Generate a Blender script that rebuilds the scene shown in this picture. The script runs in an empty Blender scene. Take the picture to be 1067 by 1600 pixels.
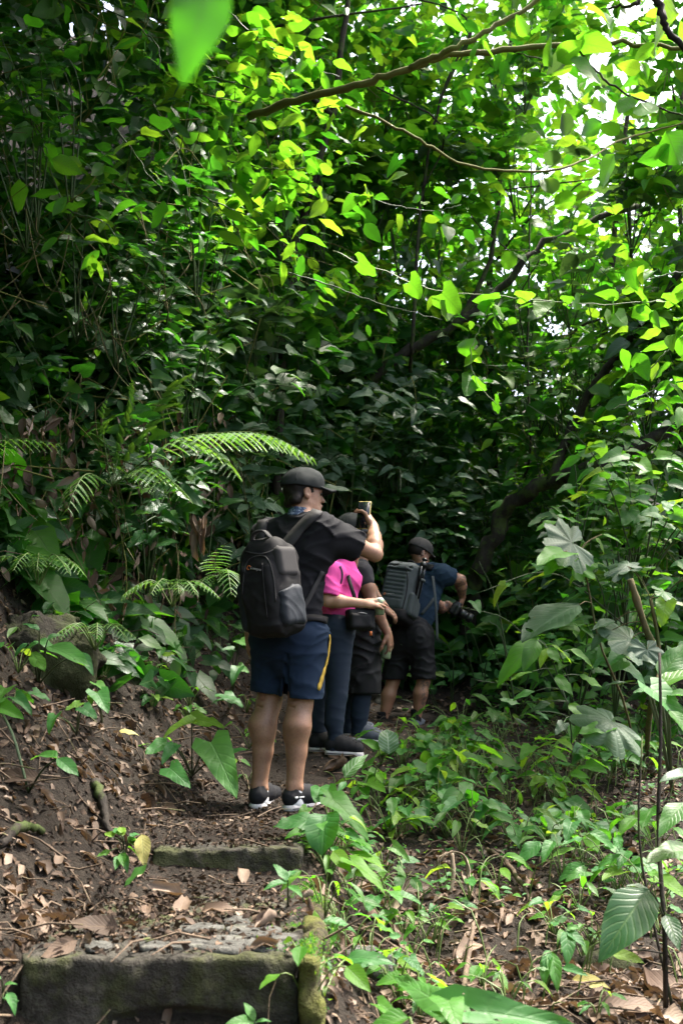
import bpy, bmesh, math, random
import numpy as np
from mathutils import Vector, Matrix
from mathutils.bvhtree import BVHTree

random.seed(7)
rng = np.random.default_rng(7)
SC = bpy.context.scene
COL = SC.collection

# ---------------------------------------------------------------- camera
CAM_Z, FPX = 1.15, 1556.0
PITCH = math.atan(300 / FPX)
cam = bpy.data.cameras.new('camera')
cam.lens = 35.0
cam.sensor_fit = 'VERTICAL'
cam.sensor_height = 36.0
cam.clip_start = 0.02
cam.clip_end = 600
cam.dof.use_dof = True
cam.dof.focus_distance = 5.2
cam.dof.aperture_fstop = 4.5
camo = bpy.data.objects.new('camera', cam)
COL.objects.link(camo)
camo.location = (0, 0, CAM_Z)
camo.rotation_euler = (math.pi / 2 + PITCH, 0, 0)
SC.camera = camo

# ---------------------------------------------------------------- sky and sun
SUN_DIR = Vector((0.36, 0.20, 0.90)).normalized()      # towards the sun
SUN_EL = math.asin(SUN_DIR.z)
SUN_AZ = math.atan2(SUN_DIR.x, SUN_DIR.y)
world = bpy.data.worlds.new('World')
SC.world = world
world.use_nodes = True
wn = world.node_tree
wn.nodes.clear()
wo = wn.nodes.new('ShaderNodeOutputWorld')
bg = wn.nodes.new('ShaderNodeBackground')
sky = wn.nodes.new('ShaderNodeTexSky')
sky.sky_type = 'NISHITA'
sky.sun_disc = False
sky.sun_elevation = SUN_EL
sky.sun_rotation = SUN_AZ
sky.air_density = 1.0
sky.dust_density = 8.0
sky.ozone_density = 1.0
bg.inputs['Strength'].default_value = 0.15
wn.links.new(sky.outputs[0], bg.inputs['Color'])
wn.links.new(bg.outputs[0], wo.inputs['Surface'])
sun = bpy.data.lights.new('sun', 'SUN')
sun.energy = 3.2
sun.angle = math.radians(4.0)
sun.color = (1.0, 0.95, 0.86)
suno = bpy.data.objects.new('sun', sun)
COL.objects.link(suno)
suno.rotation_euler = SUN_DIR.to_track_quat('Z', 'Y').to_euler()
SC.view_settings.view_transform = 'Standard'
SC.view_settings.look = 'None'
SC.view_settings.exposure = 2.35
SC.view_settings.gamma = 1.0
SC.view_settings.use_curve_mapping = False
SC.render.engine = 'CYCLES'
SC.cycles.max_bounces = 10
SC.cycles.diffuse_bounces = 7
SC.cycles.transmission_bounces = 6
SC.cycles.glossy_bounces = 2
SC.cycles.use_denoising = True
SC.cycles.sample_clamp_indirect = 6.0

# ---------------------------------------------------------------- helpers
_ct, _st = math.cos(PITCH), math.sin(PITCH)


def px(u, v, Y):
    """world point at forward distance Y on the sight line of photograph point (u, v)"""
    a = (u - 533.5) / FPX
    b = (800 - v) / FPX
    dy = _ct - b * _st
    dz = _st + b * _ct
    s = Y / dy
    return np.array([a * s, Y, CAM_Z + dz * s])


def pxv(u, v, Y):
    a = (u - 533.5) / FPX
    b = (800 - v) / FPX
    dy = _ct - b * _st
    s = Y / dy
    return np.stack([a * s, Y, CAM_Z + (_st + b * _ct) * s], -1)


def hash3(ix, iy, iz, seed=0):
    n = (ix * 374761393 + iy * 668265263 + iz * 1274126177 + seed * 974711).astype(np.int64) & 0xffffffff
    n = ((n ^ (n >> 13)) * 1274126177) & 0xffffffff
    n = n ^ (n >> 16)
    return (n & 0xffff) / 65535.0


def vnoise(p, seed=0):
    """value noise in -1..1 for an (N,3) array"""
    i = np.floor(p).astype(np.int64)
    f = p - i
    f = f * f * (3 - 2 * f)
    r = 0
    for dx in (0, 1):
        for dy in (0, 1):
            for dz in (0, 1):
                w = (f[:, 0] if dx else 1 - f[:, 0]) * (f[:, 1] if dy else 1 - f[:, 1]) * (f[:, 2] if dz else 1 - f[:, 2])
                r = r + w * hash3(i[:, 0] + dx, i[:, 1] + dy, i[:, 2] + dz, seed)
    return r * 2 - 1


def fbm(p, oct=3, seed=0):
    r, a = 0, 1.0
    for o in range(oct):
        r = r + a * vnoise(p * 2 ** o, seed + o)
        a *= 0.5
    return r


def nrm(v):
    v = np.asarray(v, float)
    return v / (np.linalg.norm(v, axis=-1, keepdims=True) + 1e-12)


def tag(o, label=None, cat=None, group=None, kind=None):
    if label: o['label'] = label
    if cat: o['category'] = cat
    if group: o['group'] = group
    if kind: o['kind'] = kind
    return o


def link(o, parent=None):
    COL.objects.link(o)
    if parent is not None:
        o.parent = parent
    return o


def empty(name, loc):
    o = bpy.data.objects.new(name, None)
    o.empty_display_size = 0.1
    o.location = Vector(loc)
    COL.objects.link(o)
    return o


def mesh_np(name, verts, faces, mat=None, smooth=True, uv=None, rnd=None):
    """faces: (M,k) int array or list of such arrays; uv per vertex; rnd per vertex"""
    if not isinstance(faces, list):
        faces = [faces]
    faces = [np.asarray(f, np.int32) for f in faces if len(f)]
    me = bpy.data.meshes.new(name)
    verts = np.asarray(verts, np.float32)
    me.vertices.add(len(verts))
    me.vertices.foreach_set('co', verts.ravel())
    loops = np.concatenate([f.ravel() for f in faces])
    tot = np.concatenate([np.full(len(f), f.shape[1], np.int32) for f in faces])
    start = np.concatenate([[0], np.cumsum(tot)[:-1]]).astype(np.int32)
    me.loops.add(len(loops))
    me.loops.foreach_set('vertex_index', loops)
    me.polygons.add(len(tot))
    me.polygons.foreach_set('loop_start', start)
    me.polygons.foreach_set('loop_total', tot)
    if smooth:
        me.polygons.foreach_set('use_smooth', np.ones(len(tot), bool))
    if uv is not None:
        l = me.uv_layers.new(name='UVMap')
        l.data.foreach_set('uv', np.asarray(uv, np.float32)[loops].ravel())
    if rnd is not None:
        at = me.attributes.new('rnd', 'FLOAT', 'POINT')
        at.data.foreach_set('value', np.asarray(rnd, np.float32))
    me.update(calc_edges=True)
    if mat is not None:
        me.materials.append(mat)
    return me


def obj(name, me, parent=None, loc=None):
    o = bpy.data.objects.new(name, me)
    if loc is not None:
        o.location = Vector(loc)
    return link(o, parent)


class MB:
    """collects tubes, boxes and ribbons into one mesh"""

    def __init__(s):
        s.v, s.q, s.t, s.n = [], [], [], 0

    def add(s, v, q=None, t=None):
        v = np.asarray(v, float)
        s.v.append(v)
        if q is not None and len(q): s.q.append(np.asarray(q) + s.n)
        if t is not None and len(t): s.t.append(np.asarray(t) + s.n)
        s.n += len(v)

    def tube(s, pts, r, k=6, cap=True, flat=1.0):
        pts = np.asarray(pts, float)
        n = len(pts)
        r = np.broadcast_to(np.asarray(r, float), (n,))
        T = nrm(np.gradient(pts, axis=0))
        up = np.array([0, 0, 1.0]) if abs(T[0][2]) < .9 else np.array([1.0, 0, 0])
        N = nrm(np.cross(T[0], up))
        rings = []
        for i in range(n):
            N = nrm(N - T[i] * np.dot(N, T[i]))
            B = np.cross(T[i], N)
            a = np.linspace(0, 2 * np.pi, k, endpoint=False)
            rings.append(pts[i] + r[i] * (np.cos(a)[:, None] * N + np.sin(a)[:, None] * B * flat))
        v = np.concatenate(rings)
        q = [(i * k + j, i * k + (j + 1) % k, (i + 1) * k + (j + 1) % k, (i + 1) * k + j) for i in range(n - 1) for j in range(k)]
        t = []
        if cap:
            v = np.concatenate([v, pts[:1], pts[-1:]])
            c0, c1 = n * k, n * k + 1
            t = [(c0, (j + 1) % k, j) for j in range(k)] + [(c1, (n - 1) * k + j, (n - 1) * k + (j + 1) % k) for j in range(k)]
        s.add(v, q, t)

    def box(s, c, R, h):
        """box centre c, frame columns R, half sizes h"""
        g = np.array([(x, y, z) for x in (-1, 1) for y in (-1, 1) for z in (-1, 1)], float) * np.asarray(h)
        s.add(np.asarray(c) + g @ np.asarray(R).T, [(0, 1, 3, 2), (4, 6, 7, 5), (0, 4, 5, 1), (2, 3, 7, 6), (0, 2, 6, 4), (1, 5, 7, 3)])

    def ribbon(s, pts, side, w, nml, th):
        """strap: centre line pts, side vectors, half width w, outward normals, thickness"""
        pts = np.asarray(pts, float)
        n = len(pts)
        side = nrm(np.broadcast_to(side, pts.shape))
        nml = nrm(np.broadcast_to(nml, pts.shape))
        w = np.broadcast_to(np.asarray(w, float), (n,))[:, None]
        A = pts - side * w - nml * th
        B = pts - side * w * .93 + nml * th
        Cc = pts + side * w * .93 + nml * th
        D = pts + side * w - nml * th
        v = np.stack([A, B, Cc, D], 1).reshape(-1, 3)
        q = [(i * 4 + j, i * 4 + (j + 1) % 4, (i + 1) * 4 + (j + 1) % 4, (i + 1) * 4 + j) for i in range(n - 1) for j in range(4)]
        q += [(3, 2, 1, 0), (n * 4 - 4, n * 4 - 3, n * 4 - 2, n * 4 - 1)]
        s.add(v, q)

    def mesh(s, name, mat=None, smooth=True, off=None):
        v = np.concatenate(s.v)
        if off is not None:
            v = v - np.asarray(off)
        f = []
        if s.q: f.append(np.concatenate(s.q))
        if s.t: f.append(np.concatenate(s.t))
        return mesh_np(name, v, f, mat, smooth)


def spline(pts, n=16):
    """Catmull-Rom through pts"""
    p = np.asarray(pts, float)
    P = np.concatenate([[2 * p[0] - p[1]], p, [2 * p[-1] - p[-2]]])
    out = []
    m = len(p) - 1
    for x in np.linspace(0, m - 1e-6, n):
        i = int(x)
        t = x - i
        a, b, c, d = P[i], P[i + 1], P[i + 2], P[i + 3]
        out.append(.5 * ((2 * b) + (-a + c) * t + (2 * a - 5 * b + 4 * c - d) * t * t + (-a + 3 * b - 3 * c + d) * t ** 3))
    return np.array(out)


def frame(fwd, up=(0, 0, 1)):
    f = nrm(fwd)
    r = nrm(np.cross(f, up))
    return np.stack([r, f, np.cross(r, f)], 1)      # columns right, forward, up


# ---------------------------------------------------------------- signed-distance modelling (bodies, cloth, rocks)
class Field:
    def __init__(s, lo, hi, h):
        s.lo, s.h = np.asarray(lo, float), h
        n = np.ceil((np.asarray(hi) - s.lo) / h).astype(int) + 1
        s.D = np.full(n, 9.0, np.float32)
        s.ax = [(s.lo[i] + np.arange(n[i]) * h).astype(np.float32) for i in range(3)]

    def _sub(s, lo, hi):
        sl = []
        for i in range(3):
            a = max(0, int((lo[i] - s.lo[i]) / s.h))
            b = min(len(s.ax[i]), int((hi[i] - s.lo[i]) / s.h) + 2)
            if b <= a: return None, None
            sl.append(slice(a, b))
        sl = tuple(sl)
        X = s.ax[0][sl[0]][:, None, None]
        Y = s.ax[1][sl[1]][None, :, None]
        Z = s.ax[2][sl[2]][None, None, :]
        return sl, (X, Y, Z)

    def _merge(s, sl, d, k):
        D = s.D[sl]
        if k > 0:
            h = np.clip(.5 + .5 * (D - d) / k, 0, 1)
            s.D[sl] = np.where(D > 5, d, D * (1 - h) + d * h - k * h * (1 - h))
        else:
            s.D[sl] = np.minimum(D, d)

    def _conedist(s, P, a, b, ra, rb, flat):
        a = np.asarray(a, float); b = np.asarray(b, float)
        X, Y, Z = P[0] - a[0], P[1] - a[1], P[2] - a[2]
        u = b - a
        L = float(u @ u) + 1e-9
        t = np.clip((X * u[0] + Y * u[1] + Z * u[2]) / L, 0, 1)
        dx, dy, dz = X - t * u[0], Y - t * u[1], Z - t * u[2]
        dd = dx * dx + dy * dy + dz * dz
        if flat is not None:
            n, f = nrm(flat[0]), flat[1]
            c = dx * n[0] + dy * n[1] + dz * n[2]
            dd = dd + (f * f - 1) * c * c
        return np.sqrt(dd) - (ra + t * (rb - ra))

    def cone(s, a, b, ra, rb=None, k=.02, flat=None):
        rb = ra if rb is None else rb
        m = max(ra, rb) + k + 4 * s.h
        sl, P = s._sub(np.minimum(a, b) - m, np.maximum(a, b) + m)
        if sl: s._merge(sl, s._conedist(P, a, b, ra, rb, flat), k)
        return s

    def chain(s, pts, rs, k=.02, flat=None):
        for i in range(len(pts) - 1):
            s.cone(pts[i], pts[i + 1], rs[i], rs[i + 1], k, flat)
        return s

    def cut(s, a, b, ra, rb=None, k=.004, flat=None):
        rb = ra if rb is None else rb
        m = max(ra, rb) + k + 2 * s.h
        sl, P = s._sub(np.minimum(a, b) - m, np.maximum(a, b) + m)
        if sl:
            d = s._conedist(P, a, b, ra, rb, flat)
            s.D[sl] = np.maximum(s.D[sl], -d)
        return s

    def ell(s, c, r, R=None, k=.02, cut=False):
        c = np.asarray(c, float); r = np.asarray(r, float)
        m = max(r) + k + 4 * s.h
        sl, P = s._sub(c - m, c + m)
        if not sl: return s
        X, Y, Z = P[0] - c[0], P[1] - c[1], P[2] - c[2]
        R = np.eye(3) if R is None else np.asarray(R)
        q = [(X * R[0, i] + Y * R[1, i] + Z * R[2, i]) / r[i] for i in range(3)]
        l = np.sqrt(q[0] ** 2 + q[1] ** 2 + q[2] ** 2)
        l2 = np.sqrt((q[0] / r[0]) ** 2 + (q[1] / r[1]) ** 2 + (q[2] / r[2]) ** 2) + 1e-6
        d = l * (l - 1) / l2
        if cut: s.D[sl] = np.maximum(s.D[sl], -d)
        else: s._merge(sl, d, k)
        return s

    def box(s, c, hs, R=None, rad=.02, k=.0, cut=False):
        c = np.asarray(c, float); hs = np.asarray(hs, float)
        m = np.linalg.norm(hs) + k + 4 * s.h
        sl, P = s._sub(c - m, c + m)
        if not sl: return s
        X, Y, Z = P[0] - c[0], P[1] - c[1], P[2] - c[2]
        R = np.eye(3) if R is None else np.asarray(R)
        q = [np.abs(X * R[0, i] + Y * R[1, i] + Z * R[2, i]) - (hs[i] - rad) for i in range(3)]
        o = np.sqrt(np.maximum(q[0], 0) ** 2 + np.maximum(q[1], 0) ** 2 + np.maximum(q[2], 0) ** 2)
        d = o + np.minimum(np.maximum(np.maximum(q[0], q[1]), q[2]), 0) - rad
        if cut: s.D[sl] = np.maximum(s.D[sl], -d)
        else: s._merge(sl, d, k)
        return s

    def half(s, p, n):
        """keep the side of the plane that n points away from"""
        p = np.asarray(p, float); n = nrm(n)
        d = (s.ax[0][:, None, None] - p[0]) * n[0] + (s.ax[1][None, :, None] - p[1]) * n[1] + (s.ax[2][None, None, :] - p[2]) * n[2]
        s.D = np.maximum(s.D, d.astype(np.float32))
        return s

    def noise(s, amp, freq, seed=0, oct=2):
        """displace the surface with value noise"""
        I = np.argwhere(np.abs(s.D) < amp * 2 + 3 * s.h)
        p = s.lo + I * s.h
        s.D[I[:, 0], I[:, 1], I[:, 2]] += amp * fbm(p * np.asarray(freq, float) + seed * 7.3, oct, seed)
        return s

    def folds(s, amp, dirv, freq, seed=0, warp=1.6):
        """cloth folds: warped ridges that run across dirv"""
        I = np.argwhere(np.abs(s.D) < amp * 2 + 3 * s.h)
        p = s.lo + I * s.h
        ph = p @ nrm(dirv) * freq + warp * vnoise(p * 9.0 + seed, seed) * 2
        a = (1 - np.abs(np.sin(ph))) ** 2 * (0.5 + 0.5 * vnoise(p * 6 + 5 + seed, seed + 3))
        s.D[I[:, 0], I[:, 1], I[:, 2]] -= amp * a
        return s

    def mesh(s, name, mat=None, off=(0, 0, 0), smooth_it=1):
        D = s.D
        ins = D < 0
        n = np.array(D.shape)
        c = [(x, y, z) for x in (0, 1) for y in (0, 1) for z in (0, 1)]
        cnt = np.zeros(n - 1, np.uint8)
        for x, y, z in c:
            cnt += ins[x:n[0] - 1 + x, y:n[1] - 1 + y, z:n[2] - 1 + z]
        act = (cnt > 0) & (cnt < 8)
        I = np.argwhere(act)
        idx = np.full(n - 1, -1, np.int32)
        idx[act] = np.arange(len(I))
        val = np.stack([D[I[:, 0] + x, I[:, 1] + y, I[:, 2] + z] for x, y, z in c], 1).astype(float)
        acc = np.zeros((len(I), 3)); m = np.zeros(len(I))
        cc = np.array(c, float)
        for i in range(8):
            for j in range(i + 1, 8):
                if np.abs(cc[i] - cc[j]).sum() == 1:
                    a, b = val[:, i], val[:, j]
                    x = (a < 0) != (b < 0)
                    t = np.where(x, a / np.where(x, a - b, 1), 0)
                    acc += x[:, None] * (cc[i] + t[:, None] * (cc[j] - cc[i]))
                    m += x
        V = s.lo + (I + acc / m[:, None]) * s.h
        Q = []
        for ax in range(3):
            o = [0, 1, 2]; o.remove(ax)
            sl0 = [slice(1, -1)] * 3; sl1 = [slice(1, -1)] * 3
            sl0[ax] = slice(0, -1); sl1[ax] = slice(1, None)
            A, B = ins[tuple(sl0)], ins[tuple(sl1)]
            E = np.argwhere(A != B)
            if not len(E): continue
            inn = A[E[:, 0], E[:, 1], E[:, 2]]
            base = E.copy(); base[:, o[0]] += 1; base[:, o[1]] += 1
            def cell(d0, d1):
                q = base.copy(); q[:, o[0]] -= d0; q[:, o[1]] -= d1
                return idx[q[:, 0], q[:, 1], q[:, 2]]
            q = np.stack([cell(1, 1), cell(0, 1), cell(0, 0), cell(1, 0)], 1)
            if ax == 1: q = q[:, ::-1]
            q = np.where(inn[:, None], q, q[:, ::-1])
            Q.append(q)
        Q = np.concatenate(Q)
        Q = Q[(Q >= 0).all(1)]
        for _ in range(smooth_it):
            S = np.zeros_like(V); w = np.zeros(len(V))
            for a in range(4):
                np.add.at(S, Q[:, a], V[Q[:, (a + 1) % 4]]); np.add.at(w, Q[:, a], 1)
            V = V * .5 + .5 * S / np.maximum(w, 1)[:, None]
        return mesh_np(name, V - np.asarray(off), Q, mat)

# ---------------------------------------------------------------- materials
class NT:
    def __init__(s, name):
        s.m = bpy.data.materials.new(name)
        s.m.use_nodes = True
        s.t = s.m.node_tree
        s.t.nodes.clear()
        s.out = s.n('OutputMaterial')

    def n(s, kind, **kw):
        x = s.t.nodes.new('ShaderNode' + kind)
        for k, v in kw.items():
            if hasattr(x, k): setattr(x, k, v)
            else: x.inputs[k.replace('_', ' ')].default_value = v
        return x

    def l(s, a, b):
        s.t.links.new(a, b)

    def math(s, op, a, b=None, clamp=False):
        x = s.t.nodes.new('ShaderNodeMath'); x.operation = op; x.use_clamp = clamp
        for i, q in enumerate((a, b)):
            if q is None: continue
            if isinstance(q, (int, float)): x.inputs[i].default_value = q
            else: s.l(q, x.inputs[i])
        return x.outputs[0]

    def ramp(s, fac, stops, interp='LINEAR'):
        x = s.t.nodes.new('ShaderNodeValToRGB')
        cr = x.color_ramp; cr.interpolation = interp
        while len(cr.elements) < len(stops): cr.elements.new(.5)
        for e, (p, c) in zip(cr.elements, stops):
            e.position = p
            e.color = (*c, 1) if len(c) == 3 else c
        if fac is not None: s.l(fac, x.inputs[0])
        return x.outputs[0]

    def mix(s, fac, a, b, mode='MIX'):
        x = s.t.nodes.new('ShaderNodeMix'); x.data_type = 'RGBA'; x.blend_type = mode
        for inp, q in ((x.inputs[0], fac), (x.inputs[6], a), (x.inputs[7], b)):
            if isinstance(q, (int, float)): inp.default_value = q
            elif isinstance(q, tuple): inp.default_value = (*q, 1)
            else: s.l(q, inp)
        return x.outputs[2]

    def noise(s, scale, detail=4, rough=.6, coord=None, dist=0):
        x = s.n('TexNoise'); x.inputs['Scale'].default_value = scale
        x.inputs['Detail'].default_value = detail; x.inputs['Roughness'].default_value = rough
        x.inputs['Distortion'].default_value = dist
        if coord is not None: s.l(coord, x.inputs['Vector'])
        return x.outputs[0]

    def objco(s):
        return s.n('TexCoord').outputs['Object']

    def geo(s):
        return s.n('NewGeometry')

    def rand(s):
        a = s.n('Attribute'); a.attribute_name = 'rnd'
        return s.math('FRACT', s.math('ADD', a.outputs['Fac'], s.n('ObjectInfo').outputs['Random']))

    def bsdf(s, col, rough=.6, spec=.5, bump=None, bstr=.3, bdist=.01, **kw):
        b = s.n('BsdfPrincipled')
        for k, q in (('Base Color', col), ('Roughness', rough), ('Specular IOR Level', spec)):
            if isinstance(q, (int, float)): b.inputs[k].default_value = q
            elif isinstance(q, tuple): b.inputs[k].default_value = (*q, 1)
            else: s.l(q, b.inputs[k])
        for k, q in kw.items(): b.inputs[k.replace('_', ' ')].default_value = q
        if bump is not None:
            u = s.n('Bump'); u.inputs['Strength'].default_value = bstr; u.inputs['Distance'].default_value = bdist
            s.l(bump, u.inputs['Height']); s.l(u.outputs[0], b.inputs['Normal'])
        return b

    def done(s, sh):
        s.l(sh.outputs[0] if hasattr(sh, 'outputs') else sh, s.out.inputs['Surface'])
        return s.m


def leaf_mat(name, stops, tstops, trans=.38, rough=.42, veins=9.0, vein_amt=.35, spot=.0, spec=.5, vein_col=None, slant=.55, holes=0):
    m = NT(name)
    r = m.rand()
    uv = m.n('SeparateXYZ'); m.l(m.n('UVMap').outputs[0], uv.inputs[0])
    a = m.math('ABSOLUTE', m.math('SUBTRACT', uv.outputs[0], .5))
    mid = m.math('SUBTRACT', 1.0, m.math('MULTIPLY', a, 24.0), True)
    ph = m.math('SUBTRACT', m.math('MULTIPLY', uv.outputs[1], veins), m.math('MULTIPLY', a, veins * slant))
    sv = m.math('POWER', m.math('ABSOLUTE', m.math('SINE', m.math('MULTIPLY', ph, math.pi))), 14.0)
    v = m.math('MAXIMUM', mid, m.math('MULTIPLY', sv, .55))
    co = m.objco()
    nz = m.noise(3.0, 3, coord=co)
    base = m.ramp(r, stops)
    tr = m.ramp(r, tstops)
    shade = m.math('ADD', m.math('MULTIPLY', nz, .7), .65)
    base = m.mix(1.0, base, m.ramp(shade, [(0, (0, 0, 0)), (1, (1, 1, 1))]), 'MULTIPLY') if False else base
    hs = m.n('HueSaturation'); m.l(base, hs.inputs['Color']); m.l(shade, hs.inputs['Value'])
    base = hs.outputs[0]
    vc = vein_col or (.16, .26, .08)
    base = m.mix(m.math('MULTIPLY', v, vein_amt), base, vc)
    if spot:
        sp = m.math('GREATER_THAN', m.noise(9, 2, coord=co), .5 + .16 / spot)
        base = m.mix(m.math('MULTIPLY', sp, .7), base, (.10, .07, .03))
    b = m.bsdf(base, rough, spec, bump=m.math('SUBTRACT', m.math('MULTIPLY', nz, .6), v), bstr=.35, bdist=.004)
    t = m.n('BsdfTranslucent')
    m.l(m.mix(m.math('MULTIPLY', v, .4), tr, (.03, .08, .01)), t.inputs['Color'])
    x = m.n('MixShader'); x.inputs[0].default_value = trans
    m.l(b.outputs[0], x.inputs[1]); m.l(t.outputs[0], x.inputs[2])
    if holes:
        of = m.n('VectorMath'); of.operation = 'ADD'
        m.l(co, of.inputs[0])
        sc = m.n('CombineXYZ'); rr_ = m.math('MULTIPLY', m.n('ObjectInfo').outputs['Random'], 40.0)
        m.l(rr_, sc.inputs[0]); m.l(rr_, sc.inputs[1]); m.l(sc.outputs[0], of.inputs[1])
        hl = m.math('GREATER_THAN', m.noise(7.0, 1.5, .5, of.outputs[0]), holes)
        tr_ = m.n('BsdfTransparent')
        y = m.n('MixShader'); m.l(hl, y.inputs[0]); m.l(x.outputs[0], y.inputs[1]); m.l(tr_.outputs[0], y.inputs[2])
        x = y
    return m.done(x)


M = {}
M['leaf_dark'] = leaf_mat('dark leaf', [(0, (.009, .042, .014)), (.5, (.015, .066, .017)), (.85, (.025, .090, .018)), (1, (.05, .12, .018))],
                          [(0, (.05, .24, .012)), (.6, (.08, .32, .014)), (1, (.2, .44, .02))], .40, .42, spec=.4)  # dark green also stands for leaves in shade
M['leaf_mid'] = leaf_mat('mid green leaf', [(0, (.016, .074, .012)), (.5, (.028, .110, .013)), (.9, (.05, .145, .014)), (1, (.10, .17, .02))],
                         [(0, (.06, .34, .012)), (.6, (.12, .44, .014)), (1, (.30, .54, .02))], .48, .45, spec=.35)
M['leaf_bright'] = leaf_mat('bright green leaf', [(0, (.032, .13, .012)), (.5, (.055, .18, .014)), (1, (.10, .20, .018))],
                            [(0, (.12, .44, .012)), (.6, (.18, .50, .018)), (1, (.31, .55, .025))], .52, .5, spec=.25)  # bright green also stands for leaves lit from behind in the canopy
M['leaf_grey'] = leaf_mat('dull grey-green leaf', [(0, (.026, .064, .032)), (.6, (.042, .088, .044)), (1, (.062, .11, .055))],
                          [(0, (.08, .2, .03)), (1, (.16, .32, .05))], .28, .5, vein_amt=.5, vein_col=(.13, .19, .12), spot=.7, spec=.35, holes=.72)
M['leaf_herb'] = leaf_mat('soft herb leaf', [(0, (.022, .10, .025)), (.5, (.034, .135, .026)), (.85, (.06, .165, .022)), (1, (.12, .2, .02))],
                          [(0, (.10, .36, .02)), (.7, (.18, .46, .025)), (1, (.36, .55, .03))], .40, .5, veins=6, vein_amt=.25, spot=.6, spec=.32, vein_col=(.10, .22, .06), holes=.745)
M['leaf_pale_vein'] = leaf_mat('pale veined leaf', [(0, (.03, .09, .03)), (1, (.05, .13, .035))], [(0, (.12, .32, .04)), (1, (.2, .42, .05))],
                               .35, .4, veins=7, vein_amt=.85, vein_col=(.4, .5, .34))
M['fern'] = leaf_mat('fern green', [(0, (.04, .13, .03)), (.6, (.06, .17, .03)), (1, (.1, .22, .03))], [(0, (.16, .42, .04)), (1, (.3, .55, .04))],
                     .42, .5, vein_amt=.1)
M['dead'] = leaf_mat('dead leaf', [(0, (.035, .022, .015)), (.3, (.085, .054, .036)), (.55, (.125, .086, .06)), (.8, (.18, .13, .095)), (1, (.27, .21, .165))],
                     [(0, (.08, .04, .02)), (1, (.25, .14, .06))], .15, .68, veins=11, vein_amt=.3, vein_col=(.2, .14, .09), spec=.3)
M['crumb'] = leaf_mat('leaf crumbs', [(0, (.012, .008, .006)), (.5, (.035, .022, .015)), (.85, (.075, .05, .034)), (1, (.17, .12, .085))],
                      [(0, (.03, .02, .01)), (1, (.1, .06, .03))], .06, .8, vein_amt=0, spec=.2)
M['yellow'] = leaf_mat('yellow leaf', [(0, (.30, .26, .06)), (1, (.36, .32, .10))], [(0, (.5, .4, .08)), (1, (.5, .4, .08))], .3, .6, spot=1.0)


def soil_mat():
    m = NT('forest soil')
    co = m.objco()
    n1 = m.noise(3.0, 6, .65, co)
    n2 = m.noise(38.0, 6, .7, co)
    n3 = m.noise(150.0, 3, .7, co)
    c = m.ramp(n2, [(.25, (.010, .008, .006)), (.5, (.026, .020, .015)), (.68, (.047, .037, .028)), (.8, (.085, .068, .052))])
    c = m.mix(m.math('MULTIPLY', n1, .6), c, (.022, .017, .013))
    h = m.math('ADD', m.math('MULTIPLY', n2, 1.0), m.math('MULTIPLY', n3, .4))
    return m.done(m.bsdf(c, .9, .2, bump=h, bstr=.9, bdist=.03))


def stone_mat(name, dark, light, moss=.5, mosscol=(.06, .075, .016)):
    m = NT(name)
    co = m.objco()
    n1 = m.noise(5.0, 6, .65, co)
    n2 = m.noise(45.0, 5, .7, co)
    c = m.ramp(m.math('ADD', m.math('MULTIPLY', n1, .6), m.math('MULTIPLY', n2, .4)), [(.32, tuple(x * .6 for x in dark)), (.5, dark), (.66, light)])
    c = m.mix(m.math('MULTIPLY', n2, .55), c, tuple(x * .35 for x in dark))
    mm = m.ramp(m.noise(3.2, 5, .7, co), [(.62 - .25 * moss, (0, 0, 0)), (.72 - .25 * moss, (1, 1, 1))])
    c = m.mix(m.math('MULTIPLY', mm, m.math('ADD', m.math('MULTIPLY', n2, .6), .3)), c, mosscol)
    return m.done(m.bsdf(c, .88, .25, bump=m.math('ADD', m.math('ADD', n2, m.math('MULTIPLY', n1, 2)), m.math('MULTIPLY', m.noise(140, 4, .7, co), .4)), bstr=1.0, bdist=.02))


def bark_mat(name, a, b, moss=.3, mosscol=(.05, .075, .015)):
    m = NT(name)
    co = m.objco()
    mp = m.n('Mapping'); mp.inputs['Scale'].default_value = (1, 1, .3); m.l(co, mp.inputs[0])
    n1 = m.noise(14.0, 6, .7, mp.outputs[0], .4)
    c = m.ramp(n1, [(.3, a), (.7, b)])
    g = m.geo(); z = m.n('SeparateXYZ'); m.l(g.outputs['Normal'], z.inputs[0])
    mm = m.math('MULTIPLY', m.ramp(m.noise(6, 4, .7, co), [(.6 - moss * .4, (0, 0, 0)), (.7 - moss * .4, (1, 1, 1))]), .8)
    c = m.mix(mm, c, mosscol)
    return m.done(m.bsdf(c, .85, .25, bump=n1, bstr=.8, bdist=.02))


def cloth_mat(name, col, col2=None, rough=.85, weave=900, sheen=.0, mottle=.25):
    m = NT(name)
    co = m.objco()
    n = m.noise(7, 4, .6, co)
    w = m.noise(weave, 2, .6, co)
    c2 = col2 or tuple(x * .55 for x in col)
    c = m.mix(m.math('MULTIPLY', n, mottle * 2), col, c2)
    c = m.mix(m.math('MULTIPLY', w, .35), c, tuple(min(1, x * 1.6 + .004) for x in col))
    return m.done(m.bsdf(c, rough, .14, bump=w, bstr=.25, bdist=.002, Sheen_Weight=sheen))


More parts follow.
